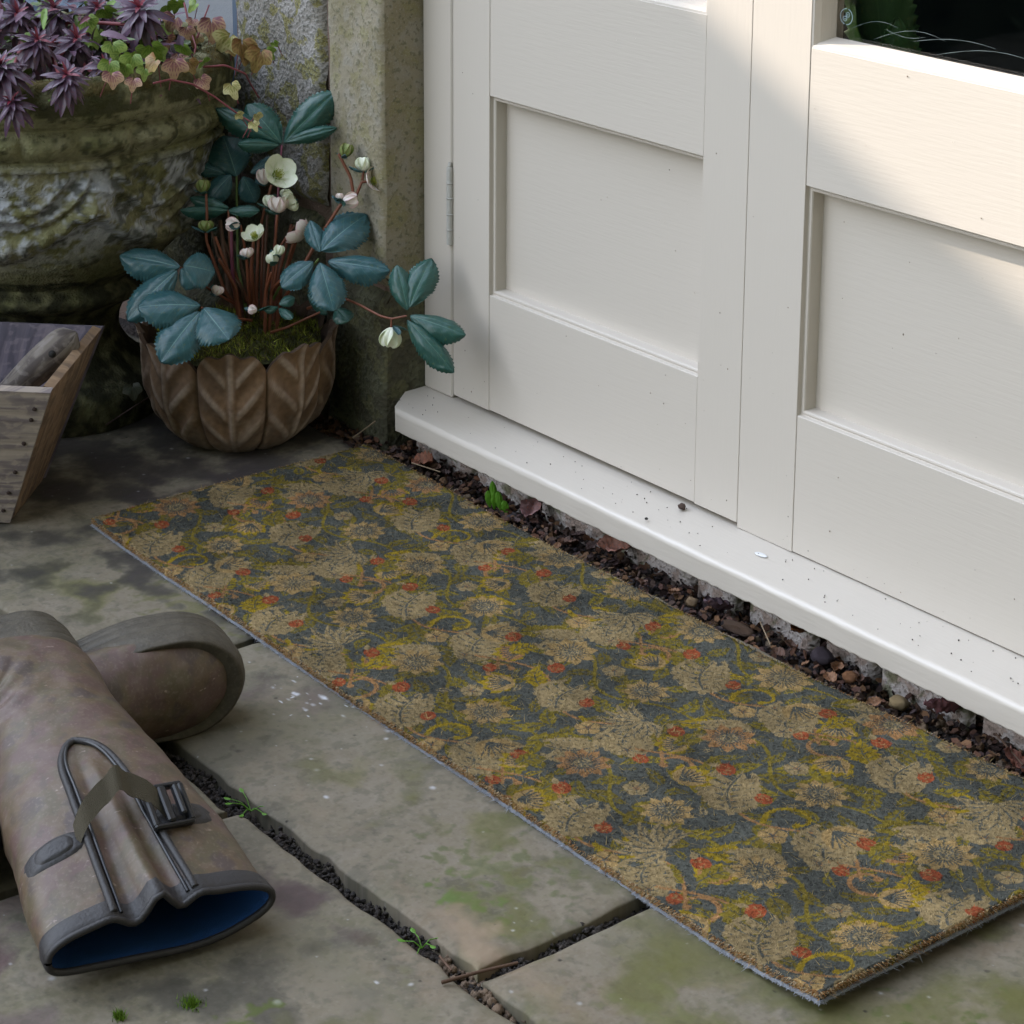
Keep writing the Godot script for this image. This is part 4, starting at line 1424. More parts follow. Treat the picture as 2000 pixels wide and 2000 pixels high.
# ---------------------------------------------------------------- plants
const LEAFLETS := [
	[Vector3(-0.087, 0.251, 0.134), Vector3(-0.118, 0.285, 0.127), 0.024],
	[Vector3(-0.086, 0.252, 0.133), Vector3(-0.080, 0.296, 0.072), 0.051],
	[Vector3(-0.079, 0.240, 0.129), Vector3(-0.024, 0.235, 0.077), 0.041],
	[Vector3(-0.076, 0.242, 0.142), Vector3(-0.031, 0.199, 0.153), 0.046],
	[Vector3(-0.089, 0.240, 0.143), Vector3(-0.091, 0.221, 0.187), 0.034],
	[Vector3(-0.177, 0.236, 0.275), Vector3(-0.224, 0.252, 0.330), 0.044],
	[Vector3(-0.175, 0.238, 0.272), Vector3(-0.158, 0.230, 0.237), 0.049],
	[Vector3(-0.174, 0.234, 0.281), Vector3(-0.185, 0.188, 0.348), 0.045],
	[Vector3(-0.176, 0.234, 0.275), Vector3(-0.158, 0.216, 0.259), 0.031],
	[Vector3(-0.124, 0.202, 0.280), Vector3(-0.152, 0.211, 0.346), 0.051],
	[Vector3(-0.118, 0.197, 0.284), Vector3(-0.107, 0.158, 0.345), 0.054],
	[Vector3(-0.117, 0.201, 0.280), Vector3(-0.067, 0.177, 0.277), 0.058],
	[Vector3(0.022, 0.196, 0.084), Vector3(-0.004, 0.246, 0.080), 0.029],
	[Vector3(0.023, 0.199, 0.082), Vector3(0.018, 0.255, 0.048), 0.038],
	[Vector3(0.029, 0.191, 0.086), Vector3(0.088, 0.178, 0.049), 0.035],
	[Vector3(0.032, 0.188, 0.092), Vector3(0.100, 0.143, 0.074), 0.031],
	[Vector3(-0.182, 0.365, 0.125), Vector3(-0.217, 0.414, 0.150), 0.042],
	[Vector3(-0.184, 0.367, 0.127), Vector3(-0.240, 0.408, 0.182), 0.033],
	[Vector3(-0.181, 0.365, 0.123), Vector3(-0.156, 0.428, 0.064), 0.043],
	[Vector3(-0.180, 0.366, 0.122), Vector3(-0.133, 0.390, 0.084), 0.019],
	[Vector3(-0.183, 0.363, 0.127), Vector3(-0.197, 0.370, 0.177), 0.019],
	[Vector3(-0.241, 0.316, 0.154), Vector3(-0.270, 0.364, 0.154), 0.057],
	[Vector3(-0.241, 0.319, 0.162), Vector3(-0.245, 0.293, 0.194), 0.032],
	[Vector3(-0.231, 0.320, 0.140), Vector3(-0.215, 0.340, 0.111), 0.022],
	[Vector3(-0.236, 0.316, 0.148), Vector3(-0.219, 0.285, 0.140), 0.029],
	[Vector3(-0.250, 0.319, 0.165), Vector3(-0.291, 0.340, 0.209), 0.025],
	[Vector3(-0.205, 0.286, 0.189), Vector3(-0.233, 0.291, 0.240), 0.017],
	[Vector3(-0.205, 0.289, 0.188), Vector3(-0.237, 0.304, 0.223), 0.019],
	[Vector3(-0.206, 0.285, 0.190), Vector3(-0.176, 0.293, 0.166), 0.017],
	[Vector3(-0.112, 0.184, 0.179), Vector3(-0.113, 0.184, 0.198), 0.011],
	[Vector3(-0.112, 0.187, 0.178), Vector3(-0.103, 0.196, 0.162), 0.016],
	[Vector3(-0.111, 0.183, 0.179), Vector3(-0.085, 0.181, 0.179), 0.013],
	[Vector3(-0.078, 0.181, 0.119), Vector3(-0.050, 0.172, 0.120), 0.026],
	[Vector3(-0.118, 0.190, 0.133), Vector3(-0.090, 0.171, 0.123), 0.013]]
const STEMS := [
	[[Vector3(-0.086, 0.243, 0.137), Vector3(-0.099, 0.223, 0.145), Vector3(-0.140, 0.198, 0.159), Vector3(-0.167, 0.165, 0.158)], 0.0013, "g"],
	[[Vector3(-0.177, 0.236, 0.275), Vector3(-0.179, 0.205, 0.241), Vector3(-0.189, 0.165, 0.185)], 0.0011, "r"],
	[[Vector3(-0.122, 0.200, 0.279), Vector3(-0.140, 0.174, 0.237), Vector3(-0.161, 0.156, 0.187)], 0.0013, "r"],
	[[Vector3(0.027, 0.191, 0.089), Vector3(0.013, 0.186, 0.101), Vector3(-0.004, 0.186, 0.105), Vector3(-0.036, 0.192, 0.111), Vector3(-0.076, 0.193, 0.112), Vector3(-0.138, 0.164, 0.120)], 0.0013, "r"],
	[[Vector3(0.013, 0.186, 0.101), Vector3(0.015, 0.176, 0.103)], 0.0009, "r"],
	[[Vector3(-0.181, 0.363, 0.125), Vector3(-0.178, 0.341, 0.130), Vector3(-0.168, 0.280, 0.143), Vector3(-0.166, 0.165, 0.156)], 0.0013, "p"],
	[[Vector3(-0.241, 0.316, 0.154), Vector3(-0.231, 0.270, 0.161), Vector3(-0.209, 0.211, 0.175), Vector3(-0.185, 0.165, 0.180)], 0.0014, "g"],
	[[Vector3(-0.205, 0.286, 0.189), Vector3(-0.197, 0.250, 0.193), Vector3(-0.197, 0.217, 0.191), Vector3(-0.181, 0.165, 0.175)], 0.0013, "r"],
	[[Vector3(-0.088, 0.175, 0.135), Vector3(-0.109, 0.157, 0.170), Vector3(-0.135, 0.145, 0.175)], 0.0013, "r"],
	[[Vector3(-0.188, 0.313, 0.137), Vector3(-0.186, 0.275, 0.152), Vector3(-0.192, 0.245, 0.155), Vector3(-0.177, 0.165, 0.170)], 0.0016, "r"],
	[[Vector3(-0.151, 0.286, 0.153), Vector3(-0.152, 0.235, 0.158), Vector3(-0.157, 0.169, 0.160)], 0.0016, "r"],
	[[Vector3(-0.176, 0.274, 0.190), Vector3(-0.176, 0.247, 0.185), Vector3(-0.178, 0.193, 0.176), Vector3(-0.177, 0.165, 0.170)], 0.0014, "r"],
	[[Vector3(-0.147, 0.259, 0.142), Vector3(-0.150, 0.244, 0.152), Vector3(-0.152, 0.196, 0.159), Vector3(-0.167, 0.165, 0.158)], 0.0014, "r"],
	[[Vector3(-0.113, 0.360, 0.088), Vector3(-0.098, 0.333, 0.081), Vector3(-0.092, 0.312, 0.081), Vector3(-0.099, 0.300, 0.096), Vector3(-0.115, 0.256, 0.119), Vector3(-0.131, 0.199, 0.147), Vector3(-0.160, 0.165, 0.148)], 0.0019, "r"],
	[[Vector3(-0.079, 0.329, 0.057), Vector3(-0.089, 0.327, 0.071), Vector3(-0.090, 0.309, 0.080)], 0.0014, "r"],
	[[Vector3(-0.092, 0.303, 0.085), Vector3(-0.100, 0.302, 0.096)], 0.0014, "r"],
	[[Vector3(-0.091, 0.345, 0.066), Vector3(-0.089, 0.329, 0.070)], 0.0013, "r"],
	[[Vector3(-0.218, 0.312, 0.212), Vector3(-0.212, 0.283, 0.215), Vector3(-0.214, 0.250, 0.216), Vector3(-0.196, 0.187, 0.202), Vector3(-0.187, 0.159, 0.186)], 0.0016, "r"],
	[[Vector3(-0.225, 0.269, 0.189), Vector3(-0.217, 0.238, 0.190), Vector3(-0.203, 0.190, 0.193), Vector3(-0.194, 0.165, 0.192)], 0.0025, "b"],
	[[Vector3(-0.199, 0.268, 0.189), Vector3(-0.191, 0.232, 0.194), Vector3(-0.191, 0.193, 0.193), Vector3(-0.187, 0.159, 0.186)], 0.0019, "p"],
	[[Vector3(-0.163, 0.256, 0.180), Vector3(-0.166, 0.223, 0.182), Vector3(-0.170, 0.168, 0.177)], 0.0019, "r"],
	[[Vector3(-0.156, 0.240, 0.195), Vector3(-0.163, 0.199, 0.189), Vector3(-0.173, 0.168, 0.180)], 0.0016, "r"],
	[[Vector3(-0.138, 0.238, 0.173), Vector3(-0.150, 0.199, 0.171), Vector3(-0.162, 0.162, 0.169)], 0.0016, "r"],
	[[Vector3(-0.152, 0.268, 0.128), Vector3(-0.157, 0.247, 0.143), Vector3(-0.156, 0.220, 0.153)], 0.0009, "r"],
	[[Vector3(-0.221, 0.259, 0.204), Vector3(-0.210, 0.229, 0.203), Vector3(-0.185, 0.193, 0.186), Vector3(-0.186, 0.171, 0.179)], 0.0013, "b"]]
const BUDS := [
	[Vector3(-0.177, 0.297, 0.148), Vector3(-0.202, 0.967, -0.153), 0.0050, 0.0075, "w"],
	[Vector3(-0.161, 0.295, 0.145), Vector3(-0.202, 0.967, -0.153), 0.0081, 0.0100, "p"],
	[Vector3(-0.162, 0.297, 0.128), Vector3(0.435, 0.471, -0.767), 0.0087, 0.0081, "w"],
	[Vector3(-0.182, 0.275, 0.197), Vector3(-0.627, 0.095, 0.774), 0.0056, 0.0087, "p"],
	[Vector3(-0.156, 0.244, 0.194), Vector3(-0.317, 0.948, 0.005), 0.0056, 0.0062, "p"],
	[Vector3(-0.136, 0.238, 0.170), Vector3(-0.527, 0.773, 0.353), 0.0056, 0.0074, "w"],
	[Vector3(-0.133, 0.247, 0.163), Vector3(-0.078, 0.949, -0.305), 0.0043, 0.0068, "w"],
	[Vector3(-0.092, 0.348, 0.066), Vector3(-0.202, 0.967, -0.153), 0.0068, 0.0087, "w"],
	[Vector3(-0.089, 0.307, 0.088), Vector3(0.555, 0.201, -0.807), 0.0062, 0.0093, "p"],
	[Vector3(-0.102, 0.310, 0.095), Vector3(-0.202, 0.967, -0.153), 0.0031, 0.0043, "p"],
	[Vector3(-0.221, 0.317, 0.214), Vector3(-0.140, 0.963, -0.231), 0.0056, 0.0081, "g"],
	[Vector3(-0.210, 0.270, 0.218), Vector3(-0.202, 0.967, -0.153), 0.0062, 0.0068, "g"],
	[Vector3(-0.122, 0.184, 0.209), Vector3(-0.637, 0.188, 0.747), 0.0037, 0.0055, "p"],
	[Vector3(-0.169, 0.200, 0.229), Vector3(-0.018, 0.927, -0.374), 0.0049, 0.0062, "p"],
	[Vector3(0.017, 0.165, 0.105), Vector3(0.078, -0.949, 0.305), 0.0085, 0.0121, "w"],
	[Vector3(-0.108, 0.364, 0.080), Vector3(-0.018, 0.927, -0.374), 0.0056, 0.0087, "g"],
	[Vector3(-0.212, 0.318, 0.133), Vector3(-0.317, 0.948, 0.005), 0.0057, 0.0101, "p"],
	[Vector3(-0.191, 0.298, 0.115), Vector3(-0.202, 0.967, -0.153), 0.0044, 0.0057, "w"]]
const FLOWERS := [
	[Vector3(-0.160, 0.335, 0.143), Vector3(0.817, 0.576, 0.014), 0.0217, "g"],
	[Vector3(-0.156, 0.266, 0.184), Vector3(0.125, 0.871, 0.474), 0.0142, "g"],
	[Vector3(-0.139, 0.262, 0.130), Vector3(-0.731, 0.559, 0.391), 0.0187, "p"],
	[Vector3(-0.075, 0.331, 0.060), Vector3(0.838, 0.540, -0.080), 0.0160, "p"]]
const IVY := [
	[Vector3(-0.351, 0.492, 0.176), 0.027, "p"],
	[Vector3(-0.318, 0.497, 0.166), 0.014, "p"],
	[Vector3(-0.311, 0.486, 0.177), 0.017, "p"],
	[Vector3(-0.301, 0.488, 0.147), 0.029, "p"],
	[Vector3(-0.272, 0.477, 0.148), 0.030, "y"],
	[Vector3(-0.247, 0.468, 0.136), 0.030, "b"],
	[Vector3(-0.226, 0.460, 0.129), 0.029, "b"],
	[Vector3(-0.235, 0.464, 0.105), 0.016, "g"],
	[Vector3(-0.250, 0.472, 0.087), 0.009, "g"],
	[Vector3(-0.313, 0.476, 0.202), 0.020, "p"],
	[Vector3(-0.311, 0.477, 0.232), 0.019, "p"],
	[Vector3(-0.239, 0.482, 0.222), 0.022, "g"],
	[Vector3(-0.244, 0.484, 0.260), 0.026, "g"],
	[Vector3(-0.183, 0.474, 0.271), 0.025, "p"],
	[Vector3(-0.193, 0.481, 0.297), 0.022, "b"],
	[Vector3(-0.188, 0.473, 0.244), 0.018, "b"],
	[Vector3(-0.207, 0.471, 0.218), 0.016, "g"],
	[Vector3(-0.175, 0.454, 0.235), 0.018, "p"],
	[Vector3(-0.161, 0.444, 0.204), 0.019, "y"],
	[Vector3(-0.146, 0.417, 0.205), 0.010, "y"],
	[Vector3(-0.133, 0.414, 0.189), 0.012, "y"],
	[Vector3(-0.133, 0.405, 0.193), 0.012, "y"],
	[Vector3(-0.166, 0.468, 0.336), 0.016, "p"],
	[Vector3(-0.172, 0.474, 0.359), 0.021, "p"],
	[Vector3(-0.204, 0.480, 0.346), 0.021, "g"],
	[Vector3(-0.248, 0.491, 0.314), 0.024, "g"],
	[Vector3(-0.313, 0.483, 0.266), 0.021, "g"],
	[Vector3(-0.358, 0.500, 0.284), 0.023, "g"],
	[Vector3(-0.385, 0.509, 0.247), 0.022, "g"],
	[Vector3(-0.375, 0.504, 0.168), 0.026, "g"],
	[Vector3(-0.386, 0.505, 0.148), 0.019, "g"],
	[Vector3(-0.216, 0.482, 0.310), 0.022, "g"],
	[Vector3(-0.200, 0.477, 0.326), 0.018, "g"],
	[Vector3(-0.238, 0.484, 0.287), 0.021, "g"],
	[Vector3(-0.284, 0.460, 0.205), 0.019, "p"],
	[Vector3(-0.363, 0.485, 0.195), 0.020, "g"],
	[Vector3(-0.382, 0.504, 0.127), 0.017, "g"],
	[Vector3(-0.335, 0.480, 0.229), 0.019, "g"],
	[Vector3(-0.281, 0.469, 0.231), 0.019, "g"],
	[Vector3(-0.240, 0.463, 0.130), 0.025, "b"],
	[Vector3(-0.234, 0.482, 0.317), 0.020, "g"],
	[Vector3(-0.360, 0.479, 0.279), 0.019, "g"],
	[Vector3(-0.368, 0.481, 0.170), 0.019, "g"],
	[Vector3(-0.329, 0.473, 0.156), 0.017, "b"],
	[Vector3(-0.272, 0.466, 0.136), 0.016, "b"],
	[Vector3(-0.195, 0.472, 0.304), 0.016, "g"],
	[Vector3(-0.367, 0.486, 0.268), 0.019, "g"],
	[Vector3(-0.369, 0.473, 0.292), 0.019, "g"]]
const VINES := [
	[Vector3(-0.169, 0.466, 0.307), Vector3(-0.176, 0.466, 0.282), Vector3(-0.171, 0.458, 0.254), Vector3(-0.164, 0.440, 0.228), Vector3(-0.150, 0.416, 0.202), Vector3(-0.132, 0.402, 0.184)],
	[Vector3(-0.206, 0.468, 0.218), Vector3(-0.198, 0.468, 0.192), Vector3(-0.198, 0.454, 0.164), Vector3(-0.225, 0.433, 0.140), Vector3(-0.233, 0.413, 0.124)],
	[Vector3(-0.364, 0.515, 0.149), Vector3(-0.335, 0.485, 0.158), Vector3(-0.301, 0.472, 0.171), Vector3(-0.256, 0.458, 0.204)],
	[Vector3(-0.311, 0.480, 0.163), Vector3(-0.319, 0.505, 0.146), Vector3(-0.327, 0.516, 0.135)]]
const ROSETTES := [
	[Vector3(-0.175, 0.489, 0.415), 0.032, 1],
	[Vector3(-0.279, 0.511, 0.397), 0.032, 1],
	[Vector3(-0.223, 0.501, 0.472), 0.036, 1],
	[Vector3(-0.310, 0.528, 0.243), 0.044, 0],
	[Vector3(-0.203, 0.462, 0.471), 0.028, 0],
	[Vector3(-0.313, 0.499, 0.328), 0.034, 0],
	[Vector3(-0.242, 0.478, 0.330), 0.028, 0],
	[Vector3(-0.427, 0.516, 0.298), 0.038, 0],
	[Vector3(-0.411, 0.513, 0.246), 0.035, 0],
	[Vector3(-0.426, 0.515, 0.348), 0.035, 0],
	[Vector3(-0.452, 0.506, 0.387), 0.038, 0],
	[Vector3(-0.357, 0.441, 0.443), 0.037, 0]]

func to_camera(p: Vector3) -> Vector3:
	# the side of the bed that leaves turn to: the open air in front of the house
	return (Vector3(2.16, 1.2, 1.62) - p).normalized()

func leaf_art(base: Color, vein: Color, speck: Color) -> ImageTexture:
	# u along the leaf, v across it: midrib and arching side veins
	var w := 256
	var h := 128
	var d := layered(w, h, base, [[nz(141, 0.03, w, h, 4), 0.45, 0.75, 0.6, speck], [nz(142, 0.14, w, h, 3), 0.55, 0.8, 0.5, base * 0.7], [nz(146, 0.05, w, h, 4), 0.70, 0.80, 0.7, Color(base.r * 2.2 + 0.02, base.g * 1.3, base.b * 0.7)]])
	var cc := vein.linear_to_srgb()
	for y in h:
		for x in w:
			var u := x / float(w)
			var q := absf(y / float(h) - 0.5) * 2.0
			var t := 0.0
			t = maxf(t, 1.0 - q / (0.05 * (1.15 - u)))
			var s := fposmod((u - q * 0.30) * 7.0, 1.0)
			t = maxf(t, (1.0 - absf(s - 0.5) / 0.055) * 0.55 * (1.0 - q * 0.6))
			if t > 0.0:
				var k := (y * w + x) * 3
				t = minf(t, 1.0) * 0.9
				d[k] += int((cc.r * 255.0 - d[k]) * t)
				d[k + 1] += int((cc.g * 255.0 - d[k + 1]) * t)
				d[k + 2] += int((cc.b * 255.0 - d[k + 2]) * t)
	return tex(d, w, h)

func leaflet_mesh(seed_: int, droop: float, fold: float) -> ArrayMesh:
	# unit length along x, unit width along z, y up; toothed margin
	var r := fnoise(seed_, 2.2, 2)
	var mb := MB.new()
	mb.grid(steps(16, -1, 1), steps(90), func(s: float, t: float) -> Vector3:
		var w := pow(sin(PI * pow(t, 0.92)), 0.72) * (0.55 + 0.55 * t) * 0.62
		w = minf(w, 0.5)
		var tooth := 0.0
		if t > 0.28 and absf(s) > 0.95:
			tooth = (fposmod(t * 17.0, 1.0) - 0.7) * 0.075
		var z := s * (w + tooth)
		var y := fold * (0.8 * absf(s) - 1.7 * s * s) * w - droop * t * t + 0.10 * t + r.get_noise_2d(t * 1.4, s) * 0.06 * absf(s) + 0.014 * sin((t - absf(s) * 0.30) * 7.0 * TAU) * absf(s) * w * 0.25
		return Vector3(t, y, z))
	for i in mb.uv.size():
		mb.uv[i] = Vector2(mb.uv[i].y, mb.uv[i].x * 0.5 + 0.5)
	return mb.mesh()

func place_leaf(parent: Node, called: String, mesh: Mesh, m: Material, base: Vector3, tip: Vector3, width: float, hint: Vector3) -> void:
	var len_ := base.distance_to(tip)
	var b := frame_of(tip - base, hint)
	var o := put(called, mesh, m, parent)
	o.transform = Transform3D(Basis(b.x * len_, b.y * len_ * 0.8, b.z * width), base)

func stem(parent: Node, called: String, pts: Array, r0: float, r1: float, m: Material) -> void:
	var cv := Curve3D.new()
	for i in pts.size():
		var t: Vector3 = (pts[mini(i + 1, pts.size() - 1)] - pts[maxi(i - 1, 0)]) / 6.0
		cv.add_point(pts[i], -t, t)
	var n := maxi(3, pts.size() * 5)
	var path := []
	var rad := []
	for i in n + 1:
		path.append(cv.sample_baked(cv.get_baked_length() * i / n))
		rad.append(lerpf(r0, r1, float(i) / n))
	var mb := MB.new()
	mb.tube(path, rad, 8)
	put(called, mb, m, parent)

func petal_mesh(cup: float, wide: float) -> ArrayMesh:
	# unit petal along x that curls up towards +y
	var mb := MB.new()
	mb.grid(steps(10, -1, 1), steps(16), func(s: float, t: float) -> Vector3:
		var w := wide * pow(sin(PI * minf(pow(t, 0.75) * 0.93 + 0.02, 0.999)), 0.8)
		var bend := cup * t
		return Vector3(sin(bend) / maxf(cup, 0.01), (1.0 - cos(bend)) / maxf(cup, 0.01) + 0.32 * s * s * w - 0.06 * t * t, s * w * (1.0 - 0.12 * s * s)))
	for i in mb.uv.size():
		mb.uv[i] = Vector2(mb.uv[i].y, mb.uv[i].x * 0.5 + 0.5)
	return mb.mesh()

func petal_art(base: Color, flush: Color, vein: Color) -> ImageTexture:
	var w := 128
	var h := 64
	var d := layered(w, h, base, [[nz(143, 0.03, w, h, 3), 0.45, 0.75, 0.6, flush]])
	for y in h:
		for x in w:
			var q := absf(y / float(h) - 0.5) * 2.0
			var s := fposmod(q * 6.0, 1.0)
			var t := maxf(0.0, 1.0 - absf(s - 0.5) / 0.10) * 0.35
			t = maxf(t, clampf((q - 0.72) * 3.0, 0.0, 1.0) * 0.55)
			if t > 0.0:
				var cc := vein.linear_to_srgb()
				var k := (y * w + x) * 3
				d[k] += int((cc.r * 255.0 - d[k]) * t)
				d[k + 1] += int((cc.g * 255.0 - d[k + 1]) * t)
				d[k + 2] += int((cc.b * 255.0 - d[k + 2]) * t)
	return tex(d, w, h)

func hellebore() -> void:
	var h := thing("hellebore", "white and pink flowering hellebore with toothed blue green leaves in the leaf pot", "plant")
	var green := mat(Color.WHITE, 0.36, {"tex": leaf_art(Color(0.028, 0.090, 0.104), Color(0.17, 0.30, 0.28), Color(0.040, 0.110, 0.120)), "back": lin(0.02, 0.06, 0.02)})
	var deep := mat(Color.WHITE, 0.36, {"tex": leaf_art(Color(0.022, 0.080, 0.066), Color(0.12, 0.24, 0.18), Color(0.028, 0.094, 0.076)), "back": lin(0.02, 0.06, 0.02)})
	var shapes := [leaflet_mesh(151, 0.28, 0.42), leaflet_mesh(152, 0.40, 0.34), leaflet_mesh(153, 0.20, 0.50)]
	for i in LEAFLETS.size():
		var L: Array = LEAFLETS[i]
		var hint := to_camera(L[0]) * 0.95 + Vector3.UP * 0.55
		if i >= 16 and i <= 20:
			hint = to_camera(L[0]) * 0.9 + Vector3.UP * 0.2
		place_leaf(h, "leaf", shapes[i % 3], green if i < 12 or (i > 20 and i < 26) else deep, L[0], L[1], L[2], hint)
	var sm := {"r": mat(lin(0.155, 0.048, 0.022), 0.5), "g": mat(lin(0.085, 0.13, 0.03), 0.5), "p": mat(lin(0.15, 0.035, 0.065), 0.5), "b": mat(lin(0.10, 0.05, 0.03), 0.6)}
	for S in STEMS:
		stem(h, "stem", S[0], S[1] * 1.0, S[1] * 1.5, sm[S[2]])
	# extra flower stalks from the crown
	for k in 14:
		var a := rng.randf() * TAU
		var foot := Vector3(-0.175 + cos(a) * 0.022, 0.15, 0.168 + sin(a) * 0.022)
		stem(h, "stem", [foot + Vector3(cos(a) * 0.03, rng.randf_range(0.06, 0.12), sin(a) * 0.03), foot + Vector3(cos(a) * 0.008, 0.045, sin(a) * 0.008), foot - Vector3(0, 0.02, 0)], 0.0018, 0.0026, sm["r" if k % 3 != 0 else "b"])
	var arts := {"w": petal_art(Color(0.78, 0.80, 0.66), Color(0.85, 0.85, 0.78), Color(0.56, 0.66, 0.38)), "p": petal_art(Color(0.82, 0.74, 0.70), Color(0.85, 0.81, 0.75), Color(0.62, 0.30, 0.36)), "g": petal_art(Color(0.20, 0.27, 0.07), Color(0.28, 0.30, 0.12), Color(0.22, 0.10, 0.07))}
	var pm := {}
	for k in arts:
		pm[k] = mat(Color.WHITE, 0.55, {"tex": arts[k], "back": lin(0.25, 0.26, 0.15)})
	var closed := petal_mesh(2.5, 0.52)
	var open := petal_mesh(1.35, 0.44)
	for B in BUDS:
		var d: Vector3 = B[1]
		var side := d.cross(Vector3(0.3, 0.2, 0.9)).normalized()
		var up2 := side.cross(d)
		var bud := Node3D.new()
		bud.name = "bud"
		h.add_child(bud, true)
		bud.position = B[0]
		for k in 5:
			var a := TAU * k / 5.0
			var outw := side * cos(a) + up2 * sin(a)
			# petals leave the foot of the bud and close over its tip
			var o := put("petal", closed, pm[B[4]], bud)
			var len_: float = B[3] * 1.85
			o.transform = Transform3D(Basis(outw * B[2] * 2.7, d * len_ * 1.55, outw.cross(d).normalized() * B[2] * 2.9), -d * B[3])
	var gold := mat(lin(0.34, 0.36, 0.04), 0.6)
	var lime := mat(lin(0.22, 0.30, 0.04), 0.6)
	for F in FLOWERS:
		var d: Vector3 = F[1]
		var side := d.cross(Vector3(0.1, 1.0, 0.2)).normalized()
		var up2 := side.cross(d)
		var fl := Node3D.new()
		fl.name = "flower"
		h.add_child(fl, true)
		fl.position = F[0]
		for k in 5:
			var a := TAU * k / 5.0 + 0.5
			var outw := side * cos(a) + up2 * sin(a)
			var o := put("petal", open, pm["w" if F[3] == "g" else "p"], fl)
			o.transform = Transform3D(Basis(outw * F[2] * 1.35, d * F[2] * 1.5, outw.cross(d).normalized() * F[2] * 1.6), -d * F[2] * 0.45 + outw * F[2] * 0.04)
		var mb := MB.new()
		for k in 34:
			var a := k * 2.4
			var q := sqrt(k / 34.0)
			var outw := side * cos(a) + up2 * sin(a)
			var foot: Vector3 = -d * F[2] * 0.40
			var tip: Vector3 = foot + d * F[2] * 0.42 + outw * F[2] * 0.30 * q
			mb.tube([foot + outw * F[2] * 0.06, tip, tip + d * 0.0008], [0.00022, 0.00022, 0.0006], 5)
		put("stamens", mb, gold, fl)
		mb = MB.new()
		for k in 9:
			var a := TAU * k / 9.0
			var outw := side * cos(a) + up2 * sin(a)
			mb.tube([-d * F[2] * 0.42 + outw * F[2] * 0.20, -d * F[2] * 0.22 + outw * F[2] * 0.27], [0.0006, 0.0010], 6)
		put("nectaries", mb, lime, fl)
	# bracts below the flowers
	var br := leaflet_mesh(154, 0.1, 0.3)
	for B in BUDS:
		for k in 2:
			var d: Vector3 = B[1]
			var a := rng.randf() * TAU
			var outw := Vector3(cos(a), 0.1, sin(a))
			var foot: Vector3 = B[0] - d * B[3] * 1.15
			place_leaf(h, "bract", br, deep if k == 0 else green, foot, foot + (outw + d * 0.4).normalized() * rng.randf_range(0.012, 0.022), rng.randf_range(0.006, 0.010), d)

func ivy_mesh(seed_: int) -> ArrayMesh:
	# unit ivy leaf in x (tip +x), z; slightly cupped
	var r := RandomNumberGenerator.new()
	r.seed = seed_
	var tips := [[0.0, 0.66], [0.62, 0.40], [1.15, 0.52], [2.05, 0.40], [2.75, 0.22]]
	var out := PackedVector2Array()
	var ang := []
	var rad := []
	for s in [-1.0, 1.0]:
		for i in tips.size():
			var k: int = tips.size() - 1 - i if s < 0 else i
			if s > 0 and k == 0:
				continue
			ang.append(s * tips[k][0])
			rad.append(tips[k][1] * r.randf_range(0.88, 1.1))
	var mb := MB.new()
	var n := 56
	mb.grid(steps(4), steps(n), func(q: float, t: float) -> Vector3:
		var a := lerpf(-2.9, 2.9, t)
		var rr := 0.2
		for i in ang.size() - 1:
			if a >= ang[i] and a <= ang[i + 1]:
				var f: float = (a - ang[i]) / (ang[i + 1] - ang[i])
				rr = lerpf(rad[i], rad[i + 1], f * f * (3.0 - 2.0 * f)) - 0.02 * sin(f * PI)
		var p := Vector2(cos(a), sin(a)) * rr * q
		return Vector3(p.x, 0.10 * q * q * sin(a * 3.0) * 0.5 - 0.28 * p.x * absf(p.x) + 0.22 * absf(p.y), p.y))
	for i in mb.uv.size():
		mb.uv[i] = Vector2(mb.v[i].x * 0.7 + 0.45, mb.v[i].z * 0.7 + 0.5)
	return mb.mesh()

func ivy_art(base: Color, other: Color, vein: Color) -> ImageTexture:
	var w := 128
	var d := layered(w, w, base, [[nz(144, 0.03, w, w, 4), 0.42, 0.62, 0.85, other], [nz(145, 0.12, w, w, 3), 0.5, 0.75, 0.5, base * 0.6]])
	var cc := vein.linear_to_srgb()
	for y in w:
		for x in w:
			var p := Vector2((x / float(w) - 0.33) / 0.7, (y / float(w) - 0.5) / 0.7)
			var t := 0.0
			for a in [0.0, 0.62, -0.62, 1.15, -1.15, 2.05, -2.05]:
				var e := Vector2(cos(a), sin(a))
				var along := p.dot(e)
				if along > 0.0:
					var off := absf(p.cross(e))
					t = maxf(t, 1.0 - off / (0.034 * (1.2 - along)))
					t = maxf(t, (1.0 - absf(fposmod((along - off * 0.8) * 8.0, 1.0) - 0.5) / 0.12) * (1.0 - off / 0.22) * 0.6)
			if t > 0.0:
				var k := (y * w + x) * 3
				t = minf(t, 1.0) * 0.8
				d[k] += int((cc.r * 255.0 - d[k]) * t)
				d[k + 1] += int((cc.g * 255.0 - d[k + 1]) * t)
				d[k + 2] += int((cc.b * 255.0 - d[k + 2]) * t)
	return tex(d, w, w)

